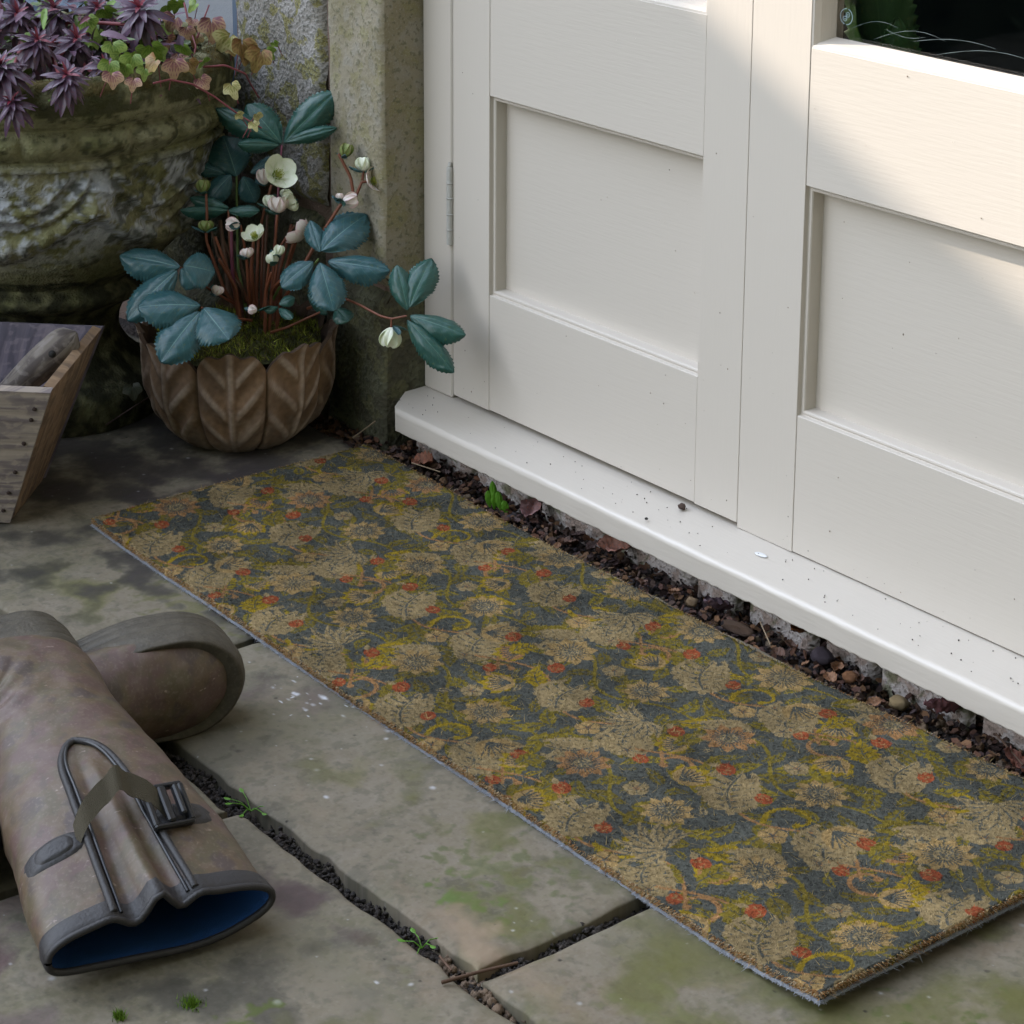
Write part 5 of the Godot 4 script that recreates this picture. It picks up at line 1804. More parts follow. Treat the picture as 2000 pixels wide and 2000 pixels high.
func urn_plants() -> void:
	var v := thing("ivy", "trailing ivy with pink and green pale veined leaves spilling over the urn rim", "plant")
	var im := {"p": mat(Color.WHITE, 0.5, {"tex": ivy_art(Color(0.24, 0.095, 0.095), Color(0.16, 0.05, 0.085), Color(0.50, 0.36, 0.20))}), "y": mat(Color.WHITE, 0.5, {"tex": ivy_art(Color(0.20, 0.20, 0.045), Color(0.30, 0.24, 0.08), Color(0.52, 0.48, 0.25))}), "b": mat(Color.WHITE, 0.5, {"tex": ivy_art(Color(0.15, 0.085, 0.022), Color(0.26, 0.12, 0.05), Color(0.32, 0.24, 0.08))}), "g": mat(Color.WHITE, 0.45, {"tex": ivy_art(Color(0.085, 0.16, 0.018), Color(0.14, 0.22, 0.03), Color(0.26, 0.33, 0.08)), "back": lin(0.05, 0.1, 0.01)})}
	var shapes := [ivy_mesh(161), ivy_mesh(162), ivy_mesh(163)]
	var red := mat(lin(0.20, 0.045, 0.055), 0.5)
	for i in IVY.size():
		var L: Array = IVY[i]
		var p: Vector3 = L[0]
		var hint := (to_camera(p) + Vector3(0, 0.35, 0) + Vector3(rng.randf_range(-0.7, 0.7), rng.randf_range(-0.5, 0.6), rng.randf_range(-0.7, 0.7)) * 0.9).normalized()
		var down := Vector3(rng.randf_range(-0.8, 0.8), -1.0, rng.randf_range(-0.8, 0.8)).normalized()
		var b := frame_of(down, hint)
		var o := put("leaf", shapes[i % 3], im[L[2]], v)
		var s: float = L[1] * 1.3
		o.transform = Transform3D(b.scaled(Vector3.ONE * s), p - b.x * s * 0.25)
		stem(v, "leaf_stalk", [p - b.x * s * 0.25, p - b.x * s * 0.4 - hint * 0.008, p + Vector3(rng.randf_range(-0.01, 0.01), -0.012, rng.randf_range(-0.01, 0.01)) - hint * 0.02], 0.0006, 0.0006, red)
	for path in VINES:
		stem(v, "stem", path, 0.0014, 0.0010, red)
	# purple spurge: rosettes of strap leaves
	var strap := MB.new()
	strap.grid(steps(6, -1, 1), steps(14), func(s: float, t: float) -> Vector3:
		var w := 0.13 * pow(sin(PI * pow(minf(t, 0.999), 0.75)), 0.7) + 0.012
		return Vector3(t, 0.28 * absf(s) * w + 0.16 * t - 0.34 * t * t, s * w))
	for i in strap.uv.size():
		strap.uv[i] = Vector2(strap.uv[i].y, strap.uv[i].x * 0.5 + 0.5)
	var sm := strap.mesh()
	var plum := mat(Color.WHITE, 0.36, {"tex": leaf_art(Color(0.078, 0.036, 0.070), Color(0.19, 0.10, 0.14), Color(0.050, 0.048, 0.080))})
	var wine := mat(Color.WHITE, 0.45, {"tex": leaf_art(Color(0.15, 0.012, 0.030), Color(0.30, 0.06, 0.07), Color(0.09, 0.01, 0.03))})
	for i in ROSETTES.size():
		var R: Array = ROSETTES[i]
		var lit: bool = R[2] == 1
		var o := thing("spurge_shoot", "plum spurge rosette with crimson heart hanging out over the urn rim" if lit else "plum spurge rosette set back among the ivy inside the urn", "plant", "plum spurge rosettes in the urn" if lit else "spurge rosettes set back in the urn", R[0])
		var axis := (to_camera(R[0]) * 0.55 + Vector3(rng.randf_range(-0.3, 0.3), 0.75, rng.randf_range(-0.3, 0.3))).normalized()
		var side := axis.cross(Vector3(0.2, 0.1, 1.0)).normalized()
		var up2 := side.cross(axis)
		var n := 46 if lit else 34
		for k in n:
			var q := float(k) / n
			var a := k * 2.39996
			var outw := side * cos(a) + up2 * sin(a)
			var lift := lerpf(0.95, -0.55, pow(q, 0.8))
			var dir := (outw * cos(lift) + axis * sin(lift)).normalized()
			dir = (dir + Vector3(0, -0.35 * q, 0)).normalized()
			var len_: float = R[1] * lerpf(0.35, 1.25, pow(q, 0.7)) * rng.randf_range(0.85, 1.15)
			var b := frame_of(dir, axis + Vector3(0, 0.2, 0))
			var lf := put("leaf", sm, wine if q < 0.13 else plum, o)
			lf.transform = Transform3D(b.scaled(Vector3(len_, len_, len_ * rng.randf_range(0.75, 1.05))), -axis * R[1] * 0.45 * q)
		var home: Vector3 = Vector3(-0.44, 0.455, 0.315) - R[0]
		stem(o, "stem", [-axis * 0.008, -axis * 0.02 + home * 0.12, home * 0.5 + Vector3(0, 0.012, 0), home * 0.8], 0.0020, 0.003, red)
	# undergrowth that fills the urn
	var list := []
	for i in 900:
		var a := rng.randf() * TAU
		var q := sqrt(rng.randf())
		var y := 0.44 + rng.randf() * 0.12 * (1.05 - q)
		var p := Vector3(-0.44 + cos(a) * 0.21 * q, y, 0.315 + sin(a) * 0.21 * q)
		if p.z < 0.10:
			continue
		var dir := Vector3(cos(a) * q + rng.randf_range(-0.6, 0.6), rng.randf_range(-0.7, 0.7), sin(a) * q + rng.randf_range(-0.6, 0.6)).normalized()
		var s := rng.randf_range(0.02, 0.042)
		var cc: Color = [Color(0.085, 0.042, 0.076), Color(0.10, 0.050, 0.085), Color(0.10, 0.15, 0.045), Color(0.14, 0.045, 0.065), Color(0.12, 0.20, 0.035)][rng.randi() % 5]
		list.append([Transform3D(frame_of(dir, Vector3.UP + Vector3(rng.randf_range(-0.5, 0.5), 0, rng.randf_range(-0.5, 0.5))).scaled(Vector3(s, s, s * rng.randf_range(0.8, 1.4))), p), cc * rng.randf_range(0.7, 1.3)])
	tag(scatter("undergrowth", sm, mat(Color.WHITE, 0.5, {"vc": true}), list), "plum and green leafy undergrowth packed inside the stone urn below the rosettes", "undergrowth", "", "stuff")

# ---------------------------------------------------------------- boots
class Boot:
	# a boot lying on its side: x to the toe, y from sole to opening, z across (up when it lies)
	var keys := []
	var tall := 0.349
	var swing := 0.0
	var n1: FastNoiseLite
	var n2: FastNoiseLite
	var gusset := 1.0

	func key(s: float) -> PackedFloat32Array:
		var q := s * (keys.size() - 1)
		var i := clampi(int(q), 0, keys.size() - 2)
		var f := q - i
		var o := PackedFloat32Array()
		for k in 5:
			o.append(cubic_interpolate(keys[i][k], keys[i + 1][k], keys[maxi(i - 1, 0)][k], keys[mini(i + 2, keys.size() - 1)][k], f))
		return o

	func at(s: float, a: float, inset := 0.0) -> Vector3:
		var k := key(s)
		var e := Vector2(cos(k[2]), sin(k[2]))
		var ca := cos(a)
		var sa := sin(a)
		var p := k[3] - inset
		var b := k[4] - inset
		# squarish section
		var u := signf(ca) * pow(absf(ca), 0.88) * p
		var w := signf(sa) * pow(absf(sa), 0.80) * b
		var y := k[1]
		var x := k[0]
		if s > 0.5:
			# the foot narrows towards the instep
			w *= 1.0 - 0.34 * maxf(0.0, ca) * smoothstep(0.5, 0.62, s)
		var h := y / tall
		if s < 0.45:
			x += swing * (y - 0.09)
			# the opened top sags flat, its upper side is let in with a folded gusset
			var g := clampf((h - 0.52) / 0.48, 0.0, 1.0)
			if gusset > 0.0 and sa > 0.0:
				var q := (u - 0.005) / 0.027
				var wide := lerpf(0.15, 1.0, pow(g, 0.8))
				var t := q / wide
				w += g * gusset * (-0.014 * exp(-pow(absf(t), 4.0)) * smoothstep(0.0, 0.25, g) + 0.024 * exp(-pow(absf(t + 0.1) / 0.46, 2.0)) * smoothstep(0.02, 0.3, g))
				w += g * 0.002 * exp(-pow((absf(t) - 1.35) / 0.35, 2.0))
			# the lower side rests on the ground with a slow wave
			if sa < 0.0:
				w += 0.004 * g * sin(u * 40.0)
		var pos := Vector3(x + e.x * u, y + e.y * u, w)
		# creases round the ankle and general unevenness
		var crease := sin(s * 118.0 + u * 40.0 + n1.get_noise_3dv(pos * 6.0) * 3.0) * 0.0016 * exp(-pow((s - 0.40) / 0.07, 2.0)) * clampf(u * 14.0 + 0.4, 0.0, 1.0)
		var dent := n1.get_noise_3dv(pos * 9.0) * 0.0042 + n2.get_noise_3dv(pos * 30.0) * 0.0007
		if s < 0.1:
			dent *= 0.5
		var outw := Vector3(e.x * ca * b, e.y * ca * b, sa * p)
		if outw.length_squared() < 1e-12:
			outw = Vector3(e.x, e.y, 0)
		return pos + outw.normalized() * (crease + dent)

func boot_keys(tall: float) -> Array:
	var t := tall
	return [[0.0, t, 0.0, 0.093, 0.025], [0.0, t * 0.86, 0.0, 0.089, 0.035], [-0.001, t * 0.70, 0.0, 0.082, 0.046], [-0.002, t * 0.54, 0.0, 0.074, 0.048], [-0.004, t * 0.42, 0.0, 0.066, 0.047], [-0.004, t * 0.33, 0.10, 0.062, 0.046],
		[0.0, 0.085, 0.60, 0.072, 0.045], [0.022, 0.066, 1.10, 0.064, 0.044], [0.062, 0.058, 1.48, 0.046, 0.045], [0.11, 0.053, PI / 2, 0.036, 0.048], [0.155, 0.047, PI / 2, 0.031, 0.049], [0.185, 0.043, PI / 2, 0.026, 0.044], [0.205, 0.039, PI / 2, 0.019, 0.033], [0.216, 0.036, PI / 2, 0.009, 0.016], [0.219, 0.035, PI / 2, 0.001, 0.002]]

func boot_skin() -> void:
	# old rubber: khaki and mauve bloom, dried mud, scuffs
	var w := 1024
	var a := nz(171, 0.006, w, w, 5)
	var b := nz(172, 0.02, w, w, 5)
	var c := nz(173, 0.09, w, w, 3)
	var e := nz(174, 0.010, w, w, 4)
	var d := layered(w, w, Color(0.099, 0.066, 0.038), [[a, 0.40, 0.62, 0.8, Color(0.088, 0.050, 0.046)], [e, 0.46, 0.66, 0.75, Color(0.079, 0.063, 0.032)], [b, 0.54, 0.74, 0.45, Color(0.130, 0.093, 0.069)], [a, 0.36, 0.20, 0.6, Color(0.044, 0.030, 0.034)], [c, 0.58, 0.78, 0.4, Color(0.168, 0.133, 0.108)], [b, 0.38, 0.20, 0.4, Color(0.050, 0.037, 0.024)]])
	var r := RandomNumberGenerator.new()
	r.seed = 3
	for i in 200:
		# scuffs and splashes
		var x := r.randf() * w
		var y := r.randf() * w
		patch(d, w, w, x, y, r.randf_range(3, 26), r.randf_range(1.2, 4.0), c, 2.2, r.randf_range(0.3, 0.85), Color(0.325, 0.253, 0.216))
	M.rubber = mat(Color.WHITE, 0.52, {"tex": tex(d, w, w), "bump": grey_tex(b, w, w), "relief": 0.03, "scale": Vector3(2.3, 2.3, 2.3)})
	d = layered(512, 512, Color(0.050, 0.042, 0.028), [[nz(175, 0.02, 512, 512, 5), 0.45, 0.68, 0.7, Color(0.074, 0.062, 0.042)], [nz(176, 0.08, 512, 512, 3), 0.60, 0.82, 0.35, Color(0.12, 0.10, 0.082)]])
	M.foxing = mat(Color.WHITE, 0.6, {"tex": tex(d, 512, 512), "bump": M.fine, "relief": 0.03, "scale": Vector3(6, 6, 6)})
	M.trim = mat(lin(0.022, 0.020, 0.021), 0.55, {"bump": M.fine, "relief": 0.03, "scale": Vector3(8, 8, 8)})
	M.lining = mat(lin(0.008, 0.060, 0.21), 0.75, {"bump": M.grit, "relief": 0.04, "scale": Vector3(14, 14, 14)})
	M.web = mat(lin(0.085, 0.072, 0.048), 0.85, {"bump": M.grit, "relief": 0.12, "scale": Vector3(14, 14, 14)})
	M.plastic = mat(lin(0.012, 0.013, 0.016), 0.35)

func sole_mesh(grow: float, prof: Array) -> MB:
	# prof: [outset, y] round the outline of the foot
	var mb := MB.new()
	var outline := func(a: float) -> Vector2:
		var x := lerpf(-0.067, 0.224, 0.5 + 0.5 * cos(a))
		var t := (x + 0.067) / 0.291
		var w := 0.034 + 0.018 * smoothstep(0.35, 0.72, t) - 0.004 * exp(-pow((t - 0.38) / 0.12, 2.0))
		var cap := 1.0
		if t < 0.14:
			cap = sqrt(maxf(0.0, 1.0 - pow(1.0 - t / 0.14, 2.0)))
		if t > 0.78:
			cap = sqrt(maxf(0.0, 1.0 - pow((t - 0.78) / 0.22, 2.0)))
		return Vector2(x, signf(sin(a)) * w * cap if absf(sin(a)) > 0.001 else 0.0)
	var vs := PackedFloat32Array()
	for i in prof.size():
		vs.append(i)
	mb.grid(steps(96, 0, TAU), vs, func(a: float, t: float) -> Vector3:
		var q: Array = prof[int(t)]
		var p: Vector2 = outline.call(a)
		var c := Vector2(0.08, 0.0)
		var o: Vector2 = p + (p - c).normalized() * (q[0] + grow) if q[0] > -0.5 else c
		return Vector3(o.x, q[1], -o.y), true)
	return mb

func boot(called_label: String, at: Vector3, x_axis: Vector3, y_axis: Vector3, up_sign: float, tall: float, swing: float, gusset: float) -> Node3D:
	var z := Vector3.UP * up_sign
	var x := x_axis.normalized()
	var y := (y_axis - x * y_axis.dot(x)).normalized()
	z = x.cross(y)
	var o := thing("wellington_boot", called_label, "boot", "pair of old wellington boots lying on the flags", at, Basis(x, y, z))
	var B := Boot.new()
	B.keys = boot_keys(tall)
	B.tall = tall
	B.swing = swing
	B.gusset = gusset
	B.n1 = fnoise(181, 1.0, 3)
	B.n2 = fnoise(182, 1.0, 3)
	var mb := MB.new()
	mb.grid(steps(120, 0, TAU), steps(120), func(a: float, s: float) -> Vector3: return B.at(s, a), true)
	put("shaft", mb, M.rubber, o)
	# lining, seen through the opening
	mb = MB.new()
	mb.grid(steps(120, 0, TAU), steps(40), func(a: float, s: float) -> Vector3: return B.at(s * 0.33, -a, 0.0032), true)
	put("lining", mb, M.lining, o)
	# bound edge of the opening
	mb = MB.new()
	var path := []
	var rad := []
	for i in 121:
		var a := TAU * i / 120.0
		path.append(B.at(0.0, a, 0.0014) + Vector3(0, 0.0005, 0))
		rad.append(0.0030)
	mb.tube(path, rad, 8, false)
	put("top_binding", mb, M.trim, o)
	mb = MB.new()
	mb.grid(steps(120, 0, TAU), steps(5), func(a: float, s: float) -> Vector3: return B.at(s * 0.026, a, -0.0016 + 0.0012 * pow(absf(s * 2.0 - 1.0), 6.0)), true)
	put("top_band", mb, M.trim, o)
	# sole with its ribbed foxing
	put("sole", sole_mesh(0.0, [[-1.0, -0.001], [-0.004, -0.001], [0.0, 0.002], [0.0008, 0.008], [-0.0006, 0.0088], [0.0008, 0.0096], [0.0009, 0.0158], [-0.0006, 0.0166], [0.0010, 0.0174], [0.0012, 0.026], [0.0, 0.030], [-0.006, 0.033]]), M.foxing, o)
	put("toe_cap", sole_mesh(-0.002, [[-0.001, 0.028], [0.0030, 0.030], [0.0034, 0.042], [0.0014, 0.052], [-0.003, 0.060], [-0.0075, 0.0620], [-0.024, 0.056], [-0.034, 0.050]]), M.foxing, o)
	var heel := sole_mesh(-0.003, [[-1.0, -0.014], [-0.003, -0.014], [0.0, -0.011], [0.0, 0.0]])
	for i in heel.v.size():
		heel.v[i].x = minf(heel.v[i].x, 0.012)
	put("heel", heel, M.foxing, o)
	if gusset > 0.0:
		# inverted U of piping round the gusset, on the upper side
		var surf := func(h: float, u: float, lift: float) -> Vector3:
			# point of the upper side at height h (share of the boot) and u along x
			var s := 0.0
			var lo := 0.0
			var hi := 0.36
			for i in 18:
				s = (lo + hi) / 2.0
				if B.key(s)[1] > h * tall:
					lo = s
				else:
					hi = s
			var best := 1e9
			var p := Vector3.ZERO
			var a0 := 0.0
			var a1 := PI
			for i in 22:
				var m := (a0 + a1) / 2.0
				p = B.at(s, m, -lift)
				if p.x > u:
					a0 = m
				else:
					a1 = m
			return p
		for w in [[0.0032, 0.033, M.trim, 0.0012], [0.0016, 0.027, M.plastic, 0.0026]]:
			path = []
			rad = []
			for i in 49:
				var t := i / 48.0
				var q := absf(t - 0.5) * 2.0
				var side := signf(t - 0.5)
				var h := lerpf(0.53, 0.99, pow(q, 1.5))
				var u: float = 0.005 + side * w[1] * (0.5 * sin(minf(q * 2.6, 1.0) * PI / 2.0) + 0.5 * q)
				path.append(surf.call(h, u, w[3]))
				rad.append(w[0])
			mb = MB.new()
			mb.tube(path, rad, 8)
			put("gusset_piping", mb, w[2], o)
		# leather-like tabs, webbing strap and buckle
		for side in [-1.0, 1.0]:
			mb = MB.new()
			var c0: float = 0.005 + side * 0.054
			var h0 := 0.80
			for layer in 2:
				mb = MB.new()
				var sx: float = [0.024, 0.016][layer]
				var sy: float = [0.030, 0.022][layer]
				mb.grid(steps(10, -1, 1), steps(10, -1, 1), func(p: float, q: float) -> Vector3:
					var cx := p * sqrt(1.0 - 0.38 * q * q)
					var cy := q * sqrt(1.0 - 0.38 * p * p)
					var edge := maxf(absf(p), absf(q))
					return surf.call(h0 + cy * sy, c0 + cx * sx, 0.0022 + 0.0018 * layer - 0.0022 * pow(edge, 8.0)))
				put("strap_tab", mb, M.trim, o)
		var pts := []
		for i in 25:
			var t := i / 24.0
			var u := lerpf(-0.040, 0.036, t)
			var p: Vector3 = surf.call(0.80 + 0.02 * sin(t * PI), 0.005 + u, 0.003)
			var base: Vector3 = surf.call(0.80, 0.005 - 0.040, 0.003).lerp(surf.call(0.80, 0.005 + 0.036, 0.003), t)
			var arch := Vector3(base.x, base.y, maxf(base.z, p.z)) + Vector3(0, -0.012 * sin(t * PI), 0.030 * pow(sin(t * PI), 0.7))
			pts.append(arch)
		mb = MB.new()
		mb.grid(steps(24), PackedFloat32Array([-1.0, -0.5, 0.0, 0.5, 1.0]), func(t: float, q: float) -> Vector3:
			return pts[int(round(t * 24.0))] + Vector3(0, 0.62, -0.70) * 0.0105 * q)
		mb.grid(steps(24), PackedFloat32Array([1.0, -1.0]), func(t: float, q: float) -> Vector3:
			return pts[int(round(t * 24.0))] + Vector3(0, 0.62, -0.70) * 0.0105 * q + Vector3(0, -0.001, -0.001))
		put("strap", mb, M.web, o)
		# ladder-lock buckle
		var bp: Vector3 = surf.call(0.80, 0.005 - 0.040, 0.006)
		var buckle := Node3D.new()
		buckle.name = "buckle"
		o.add_child(buckle, true)
		buckle.position = bp + Vector3(0, 0, 0.004)
		buckle.rotation = Vector3(-0.45, -0.2, 0.1)
		buckle.scale = Vector3.ONE * 1.2
		for q in [[Vector3(0, 0.014, 0), Vector3(0.030, 0.0035, 0.006)], [Vector3(0, -0.014, 0), Vector3(0.030, 0.0035, 0.006)], [Vector3(0.013, 0, 0), Vector3(0.0045, 0.028, 0.0055)], [Vector3(-0.013, 0, 0.001), Vector3(0.0045, 0.028, 0.0055)], [Vector3(0.002, 0, 0.003), Vector3(0.006, 0.026, 0.004)], [Vector3(-0.006, 0, 0.006), Vector3(0.004, 0.022, 0.006)]]:
			mb = MB.new()
			mb.box(q[0], q[1], 0.0012)
			put("bar", mb, M.plastic, buckle)
	return o

func boots() -> void:
	boot_skin()
	boot("muddy brown wellington boot with buckled side gusset and blue lining, lying on its side", Vector3(0.360, 0.092, 0.786), Vector3(-0.15, 0.0, 0.988), Vector3(0.395, -0.058, 0.060), 1.0, 0.402, 0.0, 1.0)
	boot("dark brown wellington boot tucked behind the buckled one, its rounded toe showing", Vector3(0.350, 0.050, 0.788), Vector3(0.25, 0.0, -0.968), Vector3(0.968, 0.0, 0.25), -1.0, 0.26, -0.85, 0.0)

# ---------------------------------------------------------------- trug
func slab(parent: Node, called: String, m: Material, q: Array, thick: Vector3, turn_grain := false) -> void:
	# a board: outer corners q (round), its inner face moved by thick; uv runs along the grain
	var mb := MB.new()
	var inner := []
	var mid := Vector3.ZERO
	for p in q:
		inner.append(p + thick)
		mid += p / 4.0
	mid += thick / 2.0
	var lu: float = (q[1] - q[0]).length()
	var lv: float = (q[3] - q[0]).length()
	var uvs := [Vector2(0, 0), Vector2(lu, 0), Vector2(lu, lv), Vector2(0, lv)]
	var n := fnoise(int(lu * 1000.0), 30.0, 3)
	for f in 2:
		var c4: Array = q if f == 0 else inner
		var outw := -thick.normalized() if f == 0 else thick.normalized()
		var k := mb.v.size()
		mb.grid(steps(12), steps(12), func(a: float, b: float) -> Vector3:
			var p: Vector3 = (c4[0].lerp(c4[1], a)).lerp(c4[3].lerp(c4[2], a), b)
			var e := minf(minf(a, 1.0 - a) * lu, minf(b, 1.0 - b) * lv)
			return p - outw * 0.0012 * (1.0 if e < 0.001 else 0.0) + outw * n.get_noise_3dv(p) * 0.0006)
		for i in range(k, mb.v.size()):
			mb.uv[i] = Vector2(mb.uv[i].x * lu, mb.uv[i].y * lv)
			if turn_grain:
				mb.uv[i] = Vector2(mb.uv[i].y, mb.uv[i].x)
		# keep the faces turned outward
		var a0 := mb.v[k]
		var nn := (mb.v[k + 13] - a0).cross(mb.v[k + 1] - a0)
		if nn.dot(outw) < 0.0:
			for i in range(f * 12 * 12 * 6, (f + 1) * 12 * 12 * 6, 3):
				var s := mb.ix[i]
				mb.ix[i] = mb.ix[i + 1]
				mb.ix[i + 1] = s
	for i in 4:
		var j := (i + 1) % 4
		var e := -thick.normalized() * -0.0012
		var k := mb.v.size()
		mb.face([q[i] + e, q[j] + e, inner[j] - e, inner[i] - e], mid)
		for s in range(k, mb.v.size()):
			mb.uv[s] = Vector2(mb.v[s].distance_to(q[i]), mb.v[s].distance_to(q[j]) * 0.2)
	put(called, mb, m, parent)

func wood(base: Color, dark: Color, pale: Color, seed_: int) -> StandardMaterial3D:
	# grain: noise stretched along u
	var raw := nz(seed_, 0.035, 64, 512, 5)
	var im := Image.create_from_data(64, 512, false, Image.FORMAT_L8, raw)
	im.resize(512, 512, Image.INTERPOLATE_BILINEAR)
	var g := im.get_data()
	var d := layered(512, 512, base, [[g, 0.48, 0.66, 0.8, dark], [g, 0.40, 0.22, 0.6, pale], [nz(seed_ + 1, 0.012, 512, 512, 5), 0.5, 0.7, 0.6, dark], [nz(seed_ + 2, 0.03, 512, 512, 4), 0.58, 0.75, 0.5, pale]])
	var m := mat(Color.WHITE, 0.82, {"tex": tex(d, 512, 512), "bump": grey_tex(g, 512, 512), "relief": 0.08})
	m.uv1_scale = Vector3(4.0, 4.0, 1.0)
	return m

func trug() -> void:
	var o := thing("wooden_trug", "worn wooden garden trug with sloping nailed sides beside the urn", "trug", "", Vector3(-0.103, 0.0, 0.548))
	var e := Vector3(-0.717, 0, -0.697)
	var l := Vector3(-0.70, 0, 0.715)
	var H := Vector3(0, 0.176, 0)
	var W := 0.36
	var D := 0.14
	var bfr := Vector3(0, 0.002, 0)
	var bbr := bfr + e * D
	var bfl := bfr + l * W
	var bbl := bbr + l * W
	var tfr := bfr + H - e * 0.050 - l * 0.070
	var tbr := bbr + H + e * 0.046 - l * 0.066
	var tfl := bfl + H - e * 0.050 + l * 0.066
	var tbl := bbl + H + e * 0.046 + l * 0.066
	var grey := wood(Color(0.256, 0.213, 0.175), Color(0.131, 0.106, 0.106), Color(0.338, 0.281, 0.225), 191)
	var tan := wood(Color(0.206, 0.131, 0.075), Color(0.106, 0.069, 0.044), Color(0.300, 0.206, 0.125), 194)
	var mauve := wood(Color(0.110, 0.094, 0.122), Color(0.056, 0.050, 0.069), Color(0.175, 0.144, 0.163), 197)
	var th := 0.013
	var nf := (tfr - bfr).cross(bfl - bfr).normalized()
	slab(o, "front_board", grey, [bfl, bfr, tfr, tfl], -nf * th * signf(nf.dot(-e)))
	var nr := (tbr - bbr).cross(bfr - bbr).normalized()
	nr *= signf(nr.dot(-l))
	slab(o, "side_board", tan, [bfr - nr * 0.0 + e * th, bbr - e * th, tbr - e * th, tfr + e * th], -nr * th, true)
	var nb := (tbr - bbr).cross(bbl - bbr).normalized()
	nb *= signf(nb.dot(e))
	slab(o, "back_board", mauve, [bbl, bbr, tbr, tbl], -nb * th, true)
	var nl := (tbl - bbl).cross(bfl - bbl).normalized()
	nl *= signf(nl.dot(l))
	slab(o, "side_board", tan, [bfl + e * th, bbl - e * th, tbl - e * th, tfl + e * th], -nl * th, true)
	slab(o, "base_board", mauve, [bfl + e * th - l * th, bfr + e * th + l * th, bbr - e * th + l * th, bbl - e * th - l * th], Vector3(0, 0.012, 0))
	# nails
	var rusty := mat(lin(0.03, 0.016, 0.012), 0.8)
	nf *= signf(nf.dot(-e))
	for t in [0.10, 0.24, 0.40, 0.62, 0.80, 0.88]:
		var p := bfr.lerp(tfr, t) + l * 0.012
		var mb := MB.new()
		mb.tube([p - nf * 0.001, p + nf * 0.0006, p + nf * 0.0008], [0.0024, 0.0024, 0.001], 10)
		put("nail", mb, rusty, o)
	# hand tool leaning inside, its worn handle with a hanging hole
	var a := Vector3(-0.1400, 0.188, 0.4480)
	var b := Vector3(-0.1720, 0.127, 0.5120)
	var tool := thing("tool_handle", "weathered wooden tool handle with a hanging hole, leaning inside the trug", "garden tool")
	var path := []
	var rad := []
	var dir := (a - b).normalized()
	for i in 24:
		var t := i / 23.0
		path.append(b - dir * 0.06 + (a - b + dir * 0.075) * t)
		var r := lerpf(0.0125, 0.0200, smoothstep(0.2, 0.75, t))
		if t > 0.86:
			r *= sqrt(maxf(0.02, 1.0 - pow((t - 0.86) / 0.14, 2.0)))
		rad.append(r)
	var mb2 := MB.new()
	mb2.tube(path, rad, 28)
	for i in mb2.uv.size():
		mb2.uv[i] = Vector2(mb2.uv[i].y * 0.16, mb2.uv[i].x * 0.1)
	put("handle", mb2, wood(Color(0.135, 0.112, 0.095), Color(0.055, 0.043, 0.038), Color(0.22, 0.195, 0.175), 201), tool)
	var c := a - dir * 0.018
	var outw := (Vector3(2.16, 1.04, 1.62) - c)
	outw = (outw - dir * outw.dot(dir)).normalized()
	mb2 = MB.new()
	mb2.tube([c + outw * 0.010, c + outw * 0.0202], [0.0040, 0.0042], 16)
	put("dark_hole_disc", mb2, M.dark, tool)  # black disc gives the dark inside of the hole by colour

# ---------------------------------------------------------------- small things
func dead_leaf(label: String, at: Vector3, size: float, turn: float, cc: Color, curl: float, seed_: int) -> void:
	var n := fnoise(seed_, 3.0, 3)
	var mb := MB.new()
	mb.grid(steps(10, -1, 1), steps(16), func(s: float, t: float) -> Vector3:
		var w := 0.36 * pow(sin(PI * minf(t, 0.999)), 0.7) * (1.0 + 0.25 * n.get_noise_2d(t * 4.0, s * 2.0))
		return Vector3(t - 0.5, curl * (absf(s) * w + pow(t - 0.5, 2.0)) + n.get_noise_2d(t * 3.0 + 5.0, s * 2.0) * 0.14, s * w))
	for i in mb.uv.size():
		mb.uv[i] = Vector2(mb.uv[i].y, mb.uv[i].x * 0.5 + 0.5)
	var o := put("fallen_leaf", mb, mat(Color.WHITE, 0.7, {"tex": leaf_art(cc, cc * 0.6, cc * 1.4)}))
	o.transform = Transform3D(Basis.from_euler(Vector3(rng.randf_range(-0.4, 0.4), turn, rng.randf_range(-0.4, 0.4))).scaled(Vector3.ONE * size), at)
	tag(o, label, "leaf", "dead leaves in the gravel strip")

